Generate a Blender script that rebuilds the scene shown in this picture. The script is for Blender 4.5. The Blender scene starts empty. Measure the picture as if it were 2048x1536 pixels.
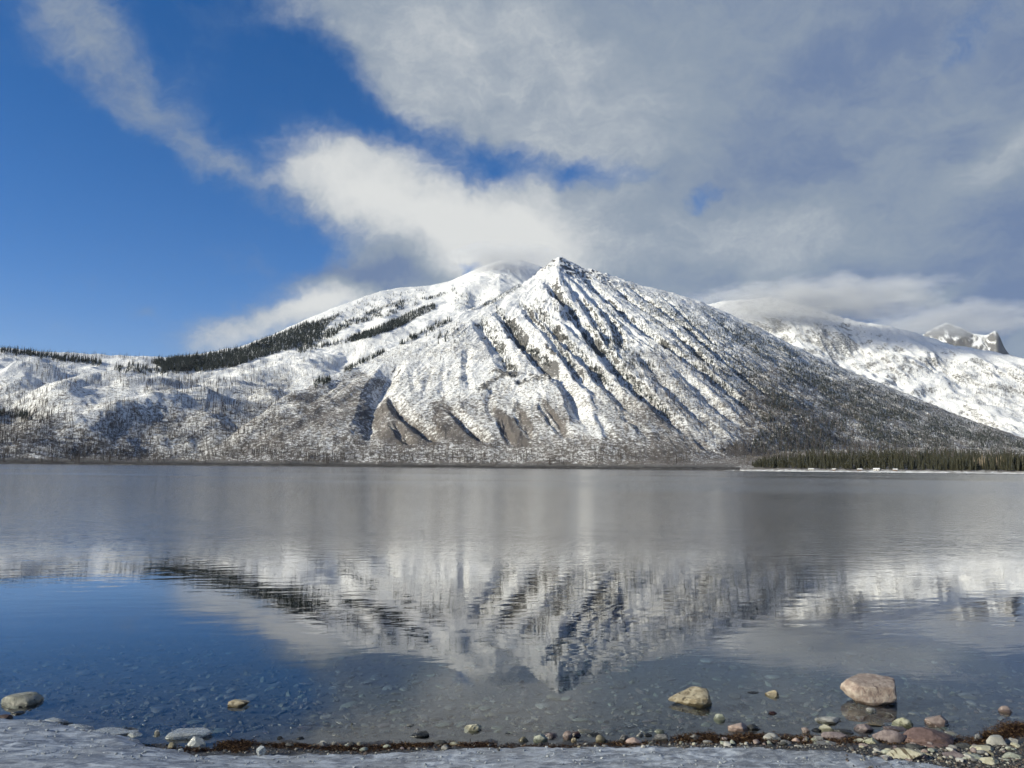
import bpy, bmesh, math, random
import numpy as np
from mathutils import Vector, Matrix, noise as mnoise

# ------------------------------------------------------------------ camera, sky, sun, exposure
S = bpy.context.scene
COL = S.collection
R = math.radians
CAM_H = 1.75
FPX = 1536.0                       # focal length in photograph pixels (2048 wide)
PITCH = R(6.24)
ROLL = R(0.53)
SUN_AZ, SUN_EL = R(-111), R(22)    # azimuth from +Y towards +X

cam_d = bpy.data.cameras.new('camera')
cam_d.sensor_width = 36.0
cam_d.lens = 36.0 * FPX / 2048.0
cam_d.clip_start = 0.05
cam_d.clip_end = 60000.0
cam = bpy.data.objects.new('camera', cam_d)
COL.objects.link(cam)
CAMROT = Matrix.Rotation(math.pi / 2 + PITCH, 3, 'X') @ Matrix.Rotation(ROLL, 3, 'Z')
cam.matrix_world = Matrix.Translation((0, 0, CAM_H)) @ CAMROT.to_4x4()
S.camera = cam
CR = np.array(CAMROT)

S.render.engine = 'CYCLES'
S.cycles.use_denoising = True
S.cycles.use_adaptive_sampling = True
S.cycles.adaptive_threshold = 0.045
S.cycles.adaptive_min_samples = 20
S.cycles.max_bounces = 5
S.cycles.diffuse_bounces = 2
S.cycles.glossy_bounces = 3
S.cycles.transparent_max_bounces = 12
S.cycles.volume_bounces = 1
S.cycles.volume_step_rate = 1.5
S.cycles.volume_max_steps = 96
S.view_settings.view_transform = 'Standard'
S.view_settings.look = 'None'
S.view_settings.gamma = 1.0
S.view_settings.use_curve_mapping = False
S.view_settings.exposure = 0.36

sun_dir = Vector((math.sin(SUN_AZ) * math.cos(SUN_EL), math.cos(SUN_AZ) * math.cos(SUN_EL), math.sin(SUN_EL)))
sd = bpy.data.lights.new('sun', 'SUN')
sd.energy = 5.0
sd.angle = R(0.53)
sd.color = (1.0, 0.935, 0.74)
so = bpy.data.objects.new('sun', sd)
COL.objects.link(so)
so.location = (-60, -20, 60)
so.rotation_euler = (-sun_dir).to_track_quat('-Z', 'Y').to_euler()


def px_dir(px, py):
    """photograph pixel(s) -> azimuth, tan(elevation)"""
    px = np.asarray(px, float); py = np.asarray(py, float)
    v = np.stack([(px - 1024) / FPX, (768 - py) / FPX, -np.ones_like(px)], -1)
    w = v @ CR.T
    return np.arctan2(w[..., 0], w[..., 1]), w[..., 2] / np.hypot(w[..., 0], w[..., 1])


# ---- small node helpers
class N:
    """wraps a node tree and makes math on sockets readable"""
    def __init__(s, nt): s.nt = nt
    def node(s, t, **kw):
        n = s.nt.nodes.new(t)
        for k, v in kw.items(): setattr(n, k, v)
        return n
    def put(s, sock, v):
        if isinstance(v, bpy.types.NodeSocket): s.nt.links.new(v, sock)
        else: sock.default_value = v
    def m(s, op, a, b=None, c=None, clamp=False):
        n = s.node('ShaderNodeMath', operation=op, use_clamp=clamp)
        s.put(n.inputs[0], a)
        if b is not None: s.put(n.inputs[1], b)
        if c is not None: s.put(n.inputs[2], c)
        return n.outputs[0]
    def vm(s, op, a, b=None, scale=None):
        n = s.node('ShaderNodeVectorMath', operation=op)
        s.put(n.inputs[0], a)
        if b is not None: s.put(n.inputs[1], b)
        if scale is not None: s.put(n.inputs['Scale'], scale)
        return n.outputs['Value'] if op in ('LENGTH', 'DOT_PRODUCT') else n.outputs[0]
    def add(s, a, b): return s.m('ADD', a, b)
    def sub(s, a, b): return s.m('SUBTRACT', a, b)
    def mul(s, a, b): return s.m('MULTIPLY', a, b)
    def sstep(s, x, lo, hi, a=0.0, b=1.0):
        n = s.node('ShaderNodeMapRange', interpolation_type='SMOOTHSTEP')
        s.put(n.inputs[0], x); s.put(n.inputs[1], lo); s.put(n.inputs[2], hi); s.put(n.inputs[3], a); s.put(n.inputs[4], b)
        return n.outputs[0]
    def lin(s, x, lo, hi, a=0.0, b=1.0):
        n = s.node('ShaderNodeMapRange')
        s.put(n.inputs[0], x); s.put(n.inputs[1], lo); s.put(n.inputs[2], hi); s.put(n.inputs[3], a); s.put(n.inputs[4], b)
        return n.outputs[0]
    def mix(s, f, a, b):
        n = s.node('ShaderNodeMix', data_type='RGBA')
        s.put(n.inputs['Factor'], f)
        s.put(n.inputs[6], a if isinstance(a, bpy.types.NodeSocket) else (*a, 1)[:4])
        s.put(n.inputs[7], b if isinstance(b, bpy.types.NodeSocket) else (*b, 1)[:4])
        return n.outputs[2]
    def noise(s, vec, scale, detail=4, rough=0.55, dist=0.0, out=0):
        n = s.node('ShaderNodeTexNoise')
        if vec is not None: s.put(n.inputs['Vector'], vec)
        n.inputs['Scale'].default_value = scale
        n.inputs['Detail'].default_value = detail
        n.inputs['Roughness'].default_value = rough
        n.inputs['Distortion'].default_value = dist
        return n.outputs[out]
    def vmul(s, v, k):
        return s.vm('MULTIPLY', v, k)


# ------------------------------------------------------------------ sky with broken winter cloud
def build_world():
    w = bpy.data.worlds.new('World')
    S.world = w
    w.use_nodes = True
    nt = w.node_tree
    k = N(nt)
    bg = nt.nodes['Background']
    sky = k.node('ShaderNodeTexSky', sky_type='NISHITA', sun_disc=False)
    sky.sun_elevation = SUN_EL
    sky.sun_rotation = SUN_AZ
    sky.altitude = 960
    sky.air_density = 1.0
    sky.dust_density = 0.2
    sky.ozone_density = 3.0
    hs = k.node('ShaderNodeHueSaturation')
    hs.inputs['Saturation'].default_value = 1.34
    hs.inputs['Value'].default_value = 1.16
    nt.links.new(sky.outputs[0], hs.inputs['Color'])
    clear = k.vm('MULTIPLY', hs.outputs[0], (1.0, .82, .97))
    tc = k.node('ShaderNodeTexCoord')
    d = k.vm('NORMALIZE', tc.outputs['Generated'])
    # gentle wandering of the direction, so that the cloud edges are ragged
    n1 = k.noise(d, 3.2, 2, 0.5, out=1)
    n2 = k.noise(d, 11.0, 4, 0.62, out=1)
    w1 = k.vm('SCALE', k.vm('SUBTRACT', n1, (0.5, 0.5, 0.5)), scale=0.07)
    w2 = k.vm('SCALE', k.vm('SUBTRACT', n2, (0.5, 0.5, 0.5)), scale=0.075)
    dw = k.vm('ADD', k.vm('ADD', d, w1), w2)
    sx = k.node('ShaderNodeSeparateXYZ'); nt.links.new(dw, sx.inputs[0])
    az = k.m('ARCTAN2', sx.outputs[0], sx.outputs[1])
    el = k.m('ARCTANGENT', k.m('DIVIDE', sx.outputs[2], k.m('SQRT', k.add(k.mul(sx.outputs[0], sx.outputs[0]), k.mul(sx.outputs[1], sx.outputs[1])))))

    def blob(cx, cy, rx, ry, ang, amp):
        a0, t0 = px_dir(cx, cy)
        e0 = math.atan(float(t0)); a0 = float(a0)
        c, s_ = math.cos(R(ang)), math.sin(R(ang))
        sxx = rx / FPX; syy = ry / FPX
        da = k.sub(az, a0); de = k.sub(el, e0)
        # ang: degrees the long axis falls towards the right-hand side
        p = k.m('MULTIPLY_ADD', da, c / sxx, k.mul(de, -s_ / sxx))
        q = k.m('MULTIPLY_ADD', da, s_ / syy, k.mul(de, c / syy))
        r2 = k.m('MULTIPLY_ADD', p, p, k.mul(q, q))
        return k.mul(k.m('EXPONENT', k.mul(r2, -1.0)), amp)

    def total(lst):
        out = None
        for b in lst:
            v = blob(*b)
            out = v if out is None else k.add(out, v)
        return out

    cover = total([
        (150, 30, 130, 52, 48, .46), (270, 170, 130, 48, 48, .52), (395, 295, 110, 42, 38, .52), (490, 350, 70, 24, 20, .25),
        (1000, -120, 420, 270, 12, 1.1), (1500, 80, 620, 330, 0, 1.2), (1150, 150, 300, 120, 8, .8), (760, 30, 190, 95, 38, .62), (960, 200, 150, 60, 20, .45),
        (2150, 380, 420, 420, 0, 1.1),
        (675, 365, 150, 78, 8, 1.15), (850, 450, 170, 62, 22, 1.0), (1080, 455, 170, 70, 0, .95), (1300, 500, 240, 90, 0, .95),
        (1650, 500, 420, 190, 0, 1.1), (760, 545, 190, 52, 0, .85), (640, 620, 120, 50, -20, .8), (480, 672, 120, 42, -22, .75),
        (1050, 560, 240, 70, 0, .8), (1900, 640, 500, 130, 0, .9),
        (210, 480, 14, 22, 0, .30), (300, 625, 22, 24, 0, .34), (230, 560, 60, 30, 0, .20), (480, 520, 90, 40, 0, .22), (340, 515, 60, 25, 0, .2),
        (1020, 328, 175, 52, 4, -.74), (1262, 352, 95, 38, 0, -.74), (1385, 418, 80, 30, -60, -.66), (1430, 378, 90, 26, -25, -.66), (1180, 330, 60, 24, -30, -.5), (800, 268, 100, 26, 12, -.40),
        (925, 525, 46, 14, -8, -1.5), (1880, 95, 150, 50, -25, -1.0), (600, 160, 130, 150, 40, -.45), (700, 210, 90, 60, 40, -.25),
        (300, 420, 190, 130, 30, -.35), (600, 500, 60, 26, 10, -.7)])
    # beyond the picture the broken cloud simply goes on
    lowf = k.noise(d, 1.7, 2, 0.5)
    outm = k.m('MAXIMUM', k.sstep(k.m('ABSOLUTE', az), 0.72, 1.15), k.sstep(el, 0.64, 0.95))
    cover = k.add(k.mul(cover, k.sub(1.0, outm)), k.mul(outm, k.lin(lowf, 0.3, 0.7, 0.0, 1.2)))
    # streaky fine structure
    st = k.noise(k.vm('MULTIPLY', dw, (1.0, 1.0, 1.7)), 8.5, 7, 0.68)
    st2 = k.noise(k.vm('MULTIPLY', dw, (1.0, 1.0, 1.3)), 3.6, 3, 0.55)
    fine = k.add(k.mul(k.sub(st, 0.5), 1.25), k.mul(k.sub(st2, 0.5), 0.75))
    alpha = k.sstep(k.add(cover, k.mul(fine, k.sstep(cover, -0.35, 0.20))), 0.0, 1.0)
    # brightness: sunlit puffs against slate-blue shaded bellies
    bright = total([
        (690, 370, 190, 95, 8, .52), (900, 465, 190, 70, 15, .50), (1080, 460, 190, 90, 0, .50), (560, 655, 190, 50, -20, .55),
        (660, 600, 90, 35, 0, .4), (1050, 130, 420, 150, 0, .34), (1480, 470, 180, 60, -8, .26), (1680, 480, 200, 60, 0, .18),
        (1990, 320, 110, 40, -25, .34), (1870, 603, 70, 20, 0, .35), (1220, 300, 220, 50, 0, .14), (1020, 540, 170, 40, 0, .30),
        (760, 548, 120, 26, 0, -.34), (340, 250, 260, 120, 42, .12), (1650, 620, 160, 20, 0, .12),
        (1950, 470, 200, 70, 0, -.12), (1950, 640, 300, 60, 0, -.20), (1750, 250, 300, 120, 0, -.10), (1800, 60, 280, 80, 0, -.12)])
    bright = k.add(k.add(bright, 0.26), k.mul(fine, 0.62))
    c1 = k.mix(k.sstep(bright, 0.05, 0.42), (.135, .195, .330), (.245, .300, .375))
    c2 = k.mix(k.sstep(bright, 0.35, 1.0), c1, (.66, .67, .66))
    cl = k.vm('SCALE', c2, scale=10.0)
    nt.links.new(k.mix(alpha, clear, cl), bg.inputs[0])
    bg.inputs[1].default_value = 0.086
    w.cycles.sampling_method = 'MANUAL'
    w.cycles.sample_map_resolution = 256
build_world()


# ------------------------------------------------------------------ object helpers
def link(o, parent=None):
    COL.objects.link(o)
    if parent is not None: o.parent = parent
    return o
def tag(o, label=None, cat=None, group=None, kind=None):
    if label: o['label'] = label
    if cat: o['category'] = cat
    if group: o['group'] = group
    if kind: o['kind'] = kind
    return o
def mesh_np(name, verts, faces, mat=None, smooth=True):
    """verts (n,3), faces (m,k) numpy -> mesh datablock"""
    verts = np.asarray(verts, np.float32); faces = np.asarray(faces, np.int32)
    me = bpy.data.meshes.new(name)
    n, kk = faces.shape
    me.vertices.add(len(verts)); me.vertices.foreach_set('co', verts.ravel())
    me.loops.add(n * kk); me.loops.foreach_set('vertex_index', faces.ravel())
    me.polygons.add(n)
    me.polygons.foreach_set('loop_start', np.arange(0, n * kk, kk, dtype=np.int32))
    try: me.polygons.foreach_set('loop_total', np.full(n, kk, np.int32))
    except Exception: pass
    me.polygons.foreach_set('use_smooth', np.full(n, smooth))
    me.update(calc_edges=True)
    if mat: me.materials.append(mat)
    return me
def obj_np(name, verts, faces, mat=None, parent=None, smooth=True):
    return link(bpy.data.objects.new(name, mesh_np(name, verts, faces, mat, smooth)), parent)
def attr(me, name, vals):
    a = me.attributes.new(name, 'FLOAT', 'POINT')
    a.data.foreach_set('value', np.asarray(vals, np.float32).ravel())
def grid_faces(nr, nc):
    i = np.arange(nr * nc).reshape(nr, nc)
    return np.stack([i[:-1, :-1], i[:-1, 1:], i[1:, 1:], i[1:, :-1]], -1).reshape(-1, 4)

# ---- numpy gradient-free value noise
def _h(ix, iy, seed):
    n = (ix.astype(np.int64) * 374761393 + iy.astype(np.int64) * 668265263 + seed * 1442695041) & 0xffffffff
    n = ((n ^ (n >> 13)) * 1274126177) & 0xffffffff
    return ((n ^ (n >> 16)) & 0xffff) / 65535.0
def vnoise(x, y, seed=0):
    ix = np.floor(x); iy = np.floor(y); fx = x - ix; fy = y - iy
    ix = ix.astype(np.int64); iy = iy.astype(np.int64)
    fx = fx * fx * fx * (fx * (fx * 6 - 15) + 10); fy = fy * fy * fy * (fy * (fy * 6 - 15) + 10)
    a = _h(ix, iy, seed); b = _h(ix + 1, iy, seed); c = _h(ix, iy + 1, seed); d = _h(ix + 1, iy + 1, seed)
    return (a + (b - a) * fx) + ((c + (d - c) * fx) - (a + (b - a) * fx)) * fy
def fbm(x, y, octv=5, seed=0, gain=0.5):
    s = 0; a = 1.0; t = 0
    for o in range(octv):
        s = s + a * (vnoise(x, y, seed + o * 17) - 0.5); t += a
        a *= gain; x = x * 2.03 + 11.3; y = y * 2.03 + 5.7
    return s / t * 2
def ridged(x, y, octv=4, seed=0):
    s = 0; a = 1.0; t = 0
    for o in range(octv):
        s = s + a * (1 - np.abs(2 * vnoise(x, y, seed + o * 31) - 1)); t += a
        a *= 0.5; x = x * 2.1 + 3.1; y = y * 2.1 + 7.7
    return s / t

def new_mat(name):
    m = bpy.data.materials.new(name)
    m.use_nodes = True
    return m, N(m.node_tree), m.node_tree.nodes['Principled BSDF']

# ------------------------------------------------------------------ terrain
AZ0, AZ1, NAZ = R(-43), R(43), 1560
AZ = np.linspace(AZ0, AZ1, NAZ)

def smooth1(v, n):
    kx = np.exp(-np.linspace(-2, 2, 2 * n + 1) ** 2); kx /= kx.sum()
    return np.convolve(np.pad(v, n, mode='edge'), kx, 'valid')

def curve(pts):
    """control line given as photograph x, y and a distance in metres -> distance and height for every azimuth"""
    p = np.array(pts, float)
    a, t = px_dir(p[:, 0], p[:, 1])
    rr = smooth1(np.interp(AZ, a, p[:, 2]), 34); tt = smooth1(np.interp(AZ, a, t), 3)
    return rr, CAM_H + rr * tt
def flat(pts, h):
    p = np.array(pts, float)
    a, _ = px_dir(p[:, 0], np.full(len(p), 936.0))
    return smooth1(np.interp(AZ, a, p[:, 1]), 12), np.full(NAZ, float(h))

def profile(curves, rows):
    rs = np.stack([c[0] for c in curves]); hs = np.stack([c[1] for c in curves])
    out = np.empty((len(rows), NAZ))
    for j in range(NAZ):
        out[:, j] = np.interp(rows, rs[:, j], hs[:, j])
    return out

rows_main = np.concatenate([np.arange(1250, 2200, 16.0), np.arange(2200, 5600, 8.5), np.arange(5600, 7200, 14.0)])
RR = rows_main[:, None]; X = RR * np.sin(AZ)[None]; Y = RR * np.cos(AZ)[None]

SHORE = [(-500, 2350), (0, 2350), (560, 2250), (1000, 2150), (1250, 2080), (1400, 1880), (1500, 1700), (1600, 1580), (2048, 1360), (2600, 1250)]
def shore_r(az):
    p = np.array(SHORE, float); a, _ = px_dir(p[:, 0], np.full(len(p), 936.0))
    return np.interp(az, a, p[:, 1])
def offs(c, dr, dh): return c[0] + dr, c[1] + dh
sh = flat(SHORE, 0.0)
# A: the front spur with the pointed peak and its right-hand ridge
crestA = curve([(-500, 936, 2500), (330, 932, 2500), (400, 905, 2560), (460, 868, 2640), (520, 830, 2740), (560, 800, 2830), (590, 783, 2900), (640, 762, 3060), (700, 736, 3240), (780, 697, 3480), (850, 661, 3700), (920, 626, 3920),
                (960, 611, 4050), (1000, 592, 4230), (1040, 571, 4460), (1070, 548, 4680), (1095, 527, 4850), (1118, 514, 5000), (1140, 524, 5030), (1170, 536, 5070), (1200, 544, 5100), (1250, 560, 5150),
                (1290, 571, 5200), (1350, 587, 5270), (1400, 604, 5330), (1450, 625, 5390), (1500, 648, 5440), (1560, 676, 5500), (1620, 707, 5560), (1690, 738, 5620), (1750, 763, 5660), (1830, 796, 5700), (1900, 826, 5740),
                (2000, 862, 5780), (2080, 888, 5800), (2200, 915, 5800), (2600, 925, 5800)])
footA = curve([(-500, 934, 2420), (330, 930, 2420), (460, 915, 2420), (560, 908, 2400), (700, 908, 2360), (1000, 911, 2280), (1200, 914, 2220), (1300, 916, 2240), (1420, 919, 2330), (1500, 914, 2480), (1600, 906, 2760), (1750, 902, 3300), (1900, 903, 3900), (2048, 908, 4500), (2600, 925, 5000)])
benchA = offs(sh, 60, 3.0)
endA = (crestA[0] + 2200, np.full(NAZ, -400.0))
HA = profile([offs(sh, -120, -25), offs(sh, -4, -0.6), offs(sh, 14, 1.6), benchA, footA, crestA, endA], rows_main)
# B: the hummocky burnt hills and the long snowy shoulder behind
B1 = curve([(-500, 905, 2500), (0, 908, 2500), (300, 910, 2500), (600, 906, 2500), (1200, 900, 2700), (1500, 925, 3000), (2600, 930, 3000)])
B2 = curve([(-500, 800, 2950), (0, 812, 2950), (130, 790, 3000), (300, 786, 3050), (450, 780, 3100), (580, 778, 3300), (700, 745, 3700), (850, 690, 4200), (1000, 640, 4700), (1118, 640, 5000), (1400, 800, 5200), (1700, 920, 5300), (2600, 930, 5300)])
B3 = curve([(-500, 735, 3500), (0, 742, 3500), (150, 752, 3550), (300, 752, 3600), (450, 735, 3900), (600, 690, 4500), (700, 657, 4800), (850, 604, 5200), (1000, 555, 5700), (1118, 575, 5900), (1400, 760, 6000), (1700, 915, 6000), (2600, 930, 6000)])
skyB = curve([(-500, 660, 4000), (-200, 682, 4050), (0, 696, 4100), (100, 705, 4150), (200, 709, 4200), (330, 716, 4300), (400, 708, 4450), (480, 694, 4650), (540, 672, 4850), (600, 645, 5050), (660, 618, 5250), (700, 604, 5380), (760, 583, 5600), (800, 576, 5750),
              (860, 572, 5900), (900, 562, 6000), (940, 544, 6100), (980, 527, 6200), (1010, 519, 6250), (1040, 520, 6280), (1080, 532, 6300), (1118, 560, 6350), (1300, 680, 6400), (1600, 900, 6400), (2600, 930, 6400)])
endB = (skyB[0] + 1800, np.full(NAZ, -300.0))
HB = profile([offs(sh, -120, -25), offs(sh, -4, -0.6), offs(sh, 14, 1.6), offs(sh, 90, 7), B1, B2, B3, skyB, endB], rows_main)
crest_rA = crestA[0][None, :]; crest_rB = skyB[0][None, :]

def world_of(H, px, py):
    """first hit of a photograph pixel on a heightfield H(rows, AZ) -> x, y, row, col (nan when it misses)"""
    px = np.atleast_1d(np.asarray(px, float)); py = np.atleast_1d(np.asarray(py, float))
    a, t = px_dir(px, py)
    cf = (a - AZ0) / (AZ1 - AZ0) * (NAZ - 1)
    cj = np.clip(np.round(cf).astype(int), 0, NAZ - 1)
    te = H['te']; out = np.full((len(px), 2), np.nan)
    for i in range(len(px)):
        j = cj[i]
        kx = np.searchsorted(te[:, j], t[i])
        if kx >= te.shape[0]: continue
        r = H['rows'][kx]
        if kx > 0 and te[kx, j] > te[kx - 1, j]:
            r0 = H['rows'][kx - 1]
            q = (t[i] - te[kx - 1, j]) / (te[kx, j] - te[kx - 1, j])
            r = r0 + (r - r0) * min(max(q, 0), 1)
        out[i] = r * math.sin(a[i]), r * math.cos(a[i])
    return out
def prep(h, rows):
    return {'te': np.maximum.accumulate((h - CAM_H) / rows[:, None], 0), 'rows': rows, 'h': h}

def hsample(Hd, x, y):
    r = np.hypot(x, y); a = np.arctan2(x, y)
    cf = np.clip((a - AZ0) / (AZ1 - AZ0) * (NAZ - 1), 0, NAZ - 1.001); j = cf.astype(int); fj = cf - j
    rf = np.interp(r, Hd['rows'], np.arange(len(Hd['rows']))); i = np.minimum(rf.astype(int), len(Hd['rows']) - 2); fi = rf - i
    h = Hd['h']
    return (h[i, j] * (1 - fj) + h[i, j + 1] * fj) * (1 - fi) + (h[i + 1, j] * (1 - fj) + h[i + 1, j + 1] * fj) * fi

def seg_field(pts, X, Y, pad):
    """distance to a polyline, side (+ right when walking along it), parameter 0..1"""
    p = np.asarray(pts, float)
    L = np.hypot(*np.diff(p, axis=0).T); cum = np.concatenate([[0], np.cumsum(L)])
    D = np.full(X.shape, 1e9); Sd = np.zeros(X.shape); T = np.zeros(X.shape)
    bb = (X > p[:, 0].min() - pad) & (X < p[:, 0].max() + pad) & (Y > p[:, 1].min() - pad) & (Y < p[:, 1].max() + pad)
    xs = X[bb]; ys = Y[bb]
    d_ = np.full(xs.shape, 1e9); s_ = np.zeros(xs.shape); t_ = np.zeros(xs.shape)
    for i in range(len(p) - 1):
        ax, ay = p[i]; bx, by = p[i + 1]; ux, uy = (bx - ax) / L[i], (by - ay) / L[i]
        q = np.clip((xs - ax) * ux + (ys - ay) * uy, 0, L[i])
        dx = xs - ax - q * ux; dy = ys - ay - q * uy
        dd = np.hypot(dx, dy)
        better = dd < d_
        d_ = np.where(better, dd, d_); s_ = np.where(better, ux * dy - uy * dx, s_); t_ = np.where(better, (cum[i] + q) / cum[-1], t_)
    D[bb] = d_; Sd[bb] = s_; T[bb] = t_
    return D, Sd, T

# ---- relief of the front spur: gullies walked from the top down, in photograph pixels, (half width m, depth m)
GUL = [
    ([(958, 636), (985, 676), (1003, 705), (1018, 735), (1032, 752)], 62, 44),
    ([(992, 616), (1018, 645), (1040, 680), (1065, 706), (1100, 732), (1130, 765), (1146, 788), (1160, 830), (1178, 868)], 52, 46),
    ([(1040, 604), (1072, 640), (1100, 667), (1125, 705), (1150, 740), (1176, 770), (1204, 800), (1225, 822)], 40, 30),
    ([(1062, 612), (1100, 648), (1130, 680), (1165, 715), (1195, 745), (1225, 782), (1246, 806), (1284, 846)], 50, 40),
    ([(1106, 630), (1150, 664), (1190, 695), (1216, 716)], 36, 24),
    ([(1092, 550), (1116, 585), (1140, 615), (1164, 650), (1190, 684), (1216, 716), (1242, 747), (1272, 776), (1302, 802), (1340, 836), (1388, 880), (1418, 908)], 60, 52),
    ([(1128, 556), (1160, 598), (1190, 640), (1210, 670), (1222, 706)], 42, 34),
    ([(1146, 556), (1188, 604), (1222, 642), (1240, 672), (1236, 706)], 42, 32),
    ([(1160, 542), (1200, 585), (1240, 622), (1290, 662), (1340, 697), (1400, 740), (1462, 787), (1526, 834), (1590, 880)], 60, 52),
    ([(1205, 552), (1262, 602), (1320, 640), (1372, 684), (1424, 730), (1480, 774)], 40, 30),
    ([(1250, 566), (1310, 610), (1366, 650), (1420, 700), (1480, 748), (1550, 800), (1612, 846), (1650, 872)], 46, 38),
    ([(1320, 590), (1376, 640), (1432, 690), (1490, 730), (1560, 780)], 40, 26),
    ([(1400, 616), (1460, 664), (1540, 716), (1620, 772), (1710, 826)], 46, 26),
    ([(1480, 650), (1560, 700), (1650, 752), (1740, 800), (1820, 846)], 46, 22),
    ([(1588, 700), (1680, 752), (1770, 800), (1870, 850)], 46, 20),
    ([(1276, 706), (1330, 770), (1392, 830), (1450, 884)], 46, 18),
    ([(1350, 735), (1420, 800), (1502, 872)], 44, 16),
    ([(800, 722), (777, 745), (762, 772), (748, 810), (738, 850), (738, 884)], 70, 52),
    ([(776, 786), (800, 822), (838, 852), (882, 882)], 44, 34),
    ([(898, 812), (928, 842), (958, 868), (980, 888)], 38, 26),
    ([(782, 846), (802, 866), (828, 892)], 26, 14),
    ([(936, 690), (932, 740), (940, 790)], 30, 14),
    ([(1080, 800), (1108, 838), (1130, 868), (1152, 884)], 26, 12),
    ([(1000, 830), (1010, 860), (1028, 890)], 22, 9), ([(1035, 824), (1050, 850), (1066, 880)], 20, 9),
    ([(822, 735), (826, 760), (834, 796)], 26, 8), ([(866, 728), (852, 768), (846, 806)], 24, 7),
    ([(898, 690), (884, 750), (888, 806)], 24, 5), ([(985, 770), (978, 800), (985, 840)], 26, 10),
    ([(720, 745), (690, 775), (650, 805)], 30, 9), ([(680, 765), (640, 795), (612, 815)], 26, 8),
    ([(1190, 820), (1205, 850), (1225, 885)], 30, 7), ([(1230, 800), (1270, 850), (1310, 890)], 30, 8),
]
hA0 = prep(HA, rows_main)
hB0 = prep(HB, rows_main)
onA = np.clip((crest_rA + 60 - RR) / 120, 0, 1)
fade_foot = np.clip((HA - 12) / 60, 0, 1)
wob = fbm(X / 140, Y / 140, 3, 5) * 16
wob2 = fbm(X / 45, Y / 45, 3, 6) * 5
carve = np.zeros_like(HA); shade_side = np.zeros_like(HA); gfloor = np.zeros_like(HA)
GW = []
for pts, wd, dp in GUL:
    w_ = world_of(hA0, [p[0] for p in pts], [max(p[1], 1) for p in pts])
    w_ = w_[~np.isnan(w_[:, 0])]
    if len(w_) < 2: continue
    GW.append((w_, wd, dp))
    D, Sd, T = seg_field(w_, X, Y, wd * 3.2)
    taper = np.clip(T * 7, 0.0, 1) * np.clip((1 - T) * 5, 0, 1)
    de = np.abs(D + (wob + wob2 * 1.6) * 0.85)
    ww = wd * .86 * (1 + 0.25 * np.clip(wob / 10, -1, 1))
    v = np.clip(1 - de / ww, 0, 1)
    carve = np.maximum(carve, dp * (.55 + .8 * vnoise(X / 190 + dp, Y / 190, 57)) * taper * v ** 1.15)
    # the spoil of each gully: a low rib on both banks
    rib = np.exp(-((de - ww * 1.25) / (ww * 0.55)) ** 2) * dp * 0.28 * taper
    carve = carve - rib * (carve < 1)
    gfloor = np.maximum(gfloor, taper * np.clip(1 - de / (ww * 0.35), 0, 1))
HA = HA - carve * fade_foot * onA
H_gate = np.clip((X - 150) / 500, 0, .8) + np.exp(-((np.hypot(X - 400, Y - 4700)) / 700.0) ** 2) * .4
# flow-aligned small relief: noise squeezed across the fall line
px_, py_ = float(np.sin(px_dir(1118, 514)[0]) * 5000), float(np.cos(px_dir(1118, 514)[0]) * 5000)
ang = np.arctan2(X - px_, -(Y - py_)); dist = np.hypot(X - px_, Y - py_)
fan = ridged(ang * 15 + wob * 0.02, dist / 520, 3, 41) - 0.55
fan2 = ridged(ang * 42 + wob * 0.03, dist / 300, 3, 43) - 0.55
HA = HA + (fan * 14 + fan2 * 12) * fade_foot * np.clip(dist / 900, 0.15, 1) * np.clip((RR - 2100) / 500, 0, 1)
HA = HA + (fbm(X / 120, Y / 120, 5, 9) * 14 + (ridged(X / 42, Y / 42, 3, 15) - .5) * 9 * np.clip(.45 + H_gate, 0, 1.2)) * fade_foot
# crags about the summit and along the rock band
summit = np.exp(-((dist) / 560.0) ** 2)
HA = HA + (ridged(X / 60, Y / 60, 4, 21) - 0.6) * 38 * summit * np.clip(dist / 260, 0, 1)

def pxfield(H, polys, pad, falloff):
    """soft mask around photograph polylines lying on heightfield H"""
    f = np.zeros_like(H['h'])
    for pts, wd in polys:
        w_ = world_of(H, [p[0] for p in pts], [p[1] for p in pts]); w_ = w_[~np.isnan(w_[:, 0])]
        if len(w_) < 2: continue
        D, Sd, T = seg_field(w_, X, Y, wd * 3)
        f = np.maximum(f, np.exp(-np.abs((D + wob2 * 1.5) / wd) ** falloff))
    return f
cliff = pxfield(hA0, [([(965, 782), (985, 764), (1010, 752), (1030, 756)], 34), ([(985, 746), (1010, 748), (1040, 752)], 30), ([(1040, 768), (1070, 762), (1090, 756)], 34), ([(1060, 752), (1100, 758)], 12),
                      ([(1042, 700), (1056, 716)], 14), ([(1090, 690), (1110, 708)], 12)], 60, 2)
HA = HA + cliff * (ridged(X / 30, Y / 22, 3, 61) - 0.35) * 24
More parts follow.
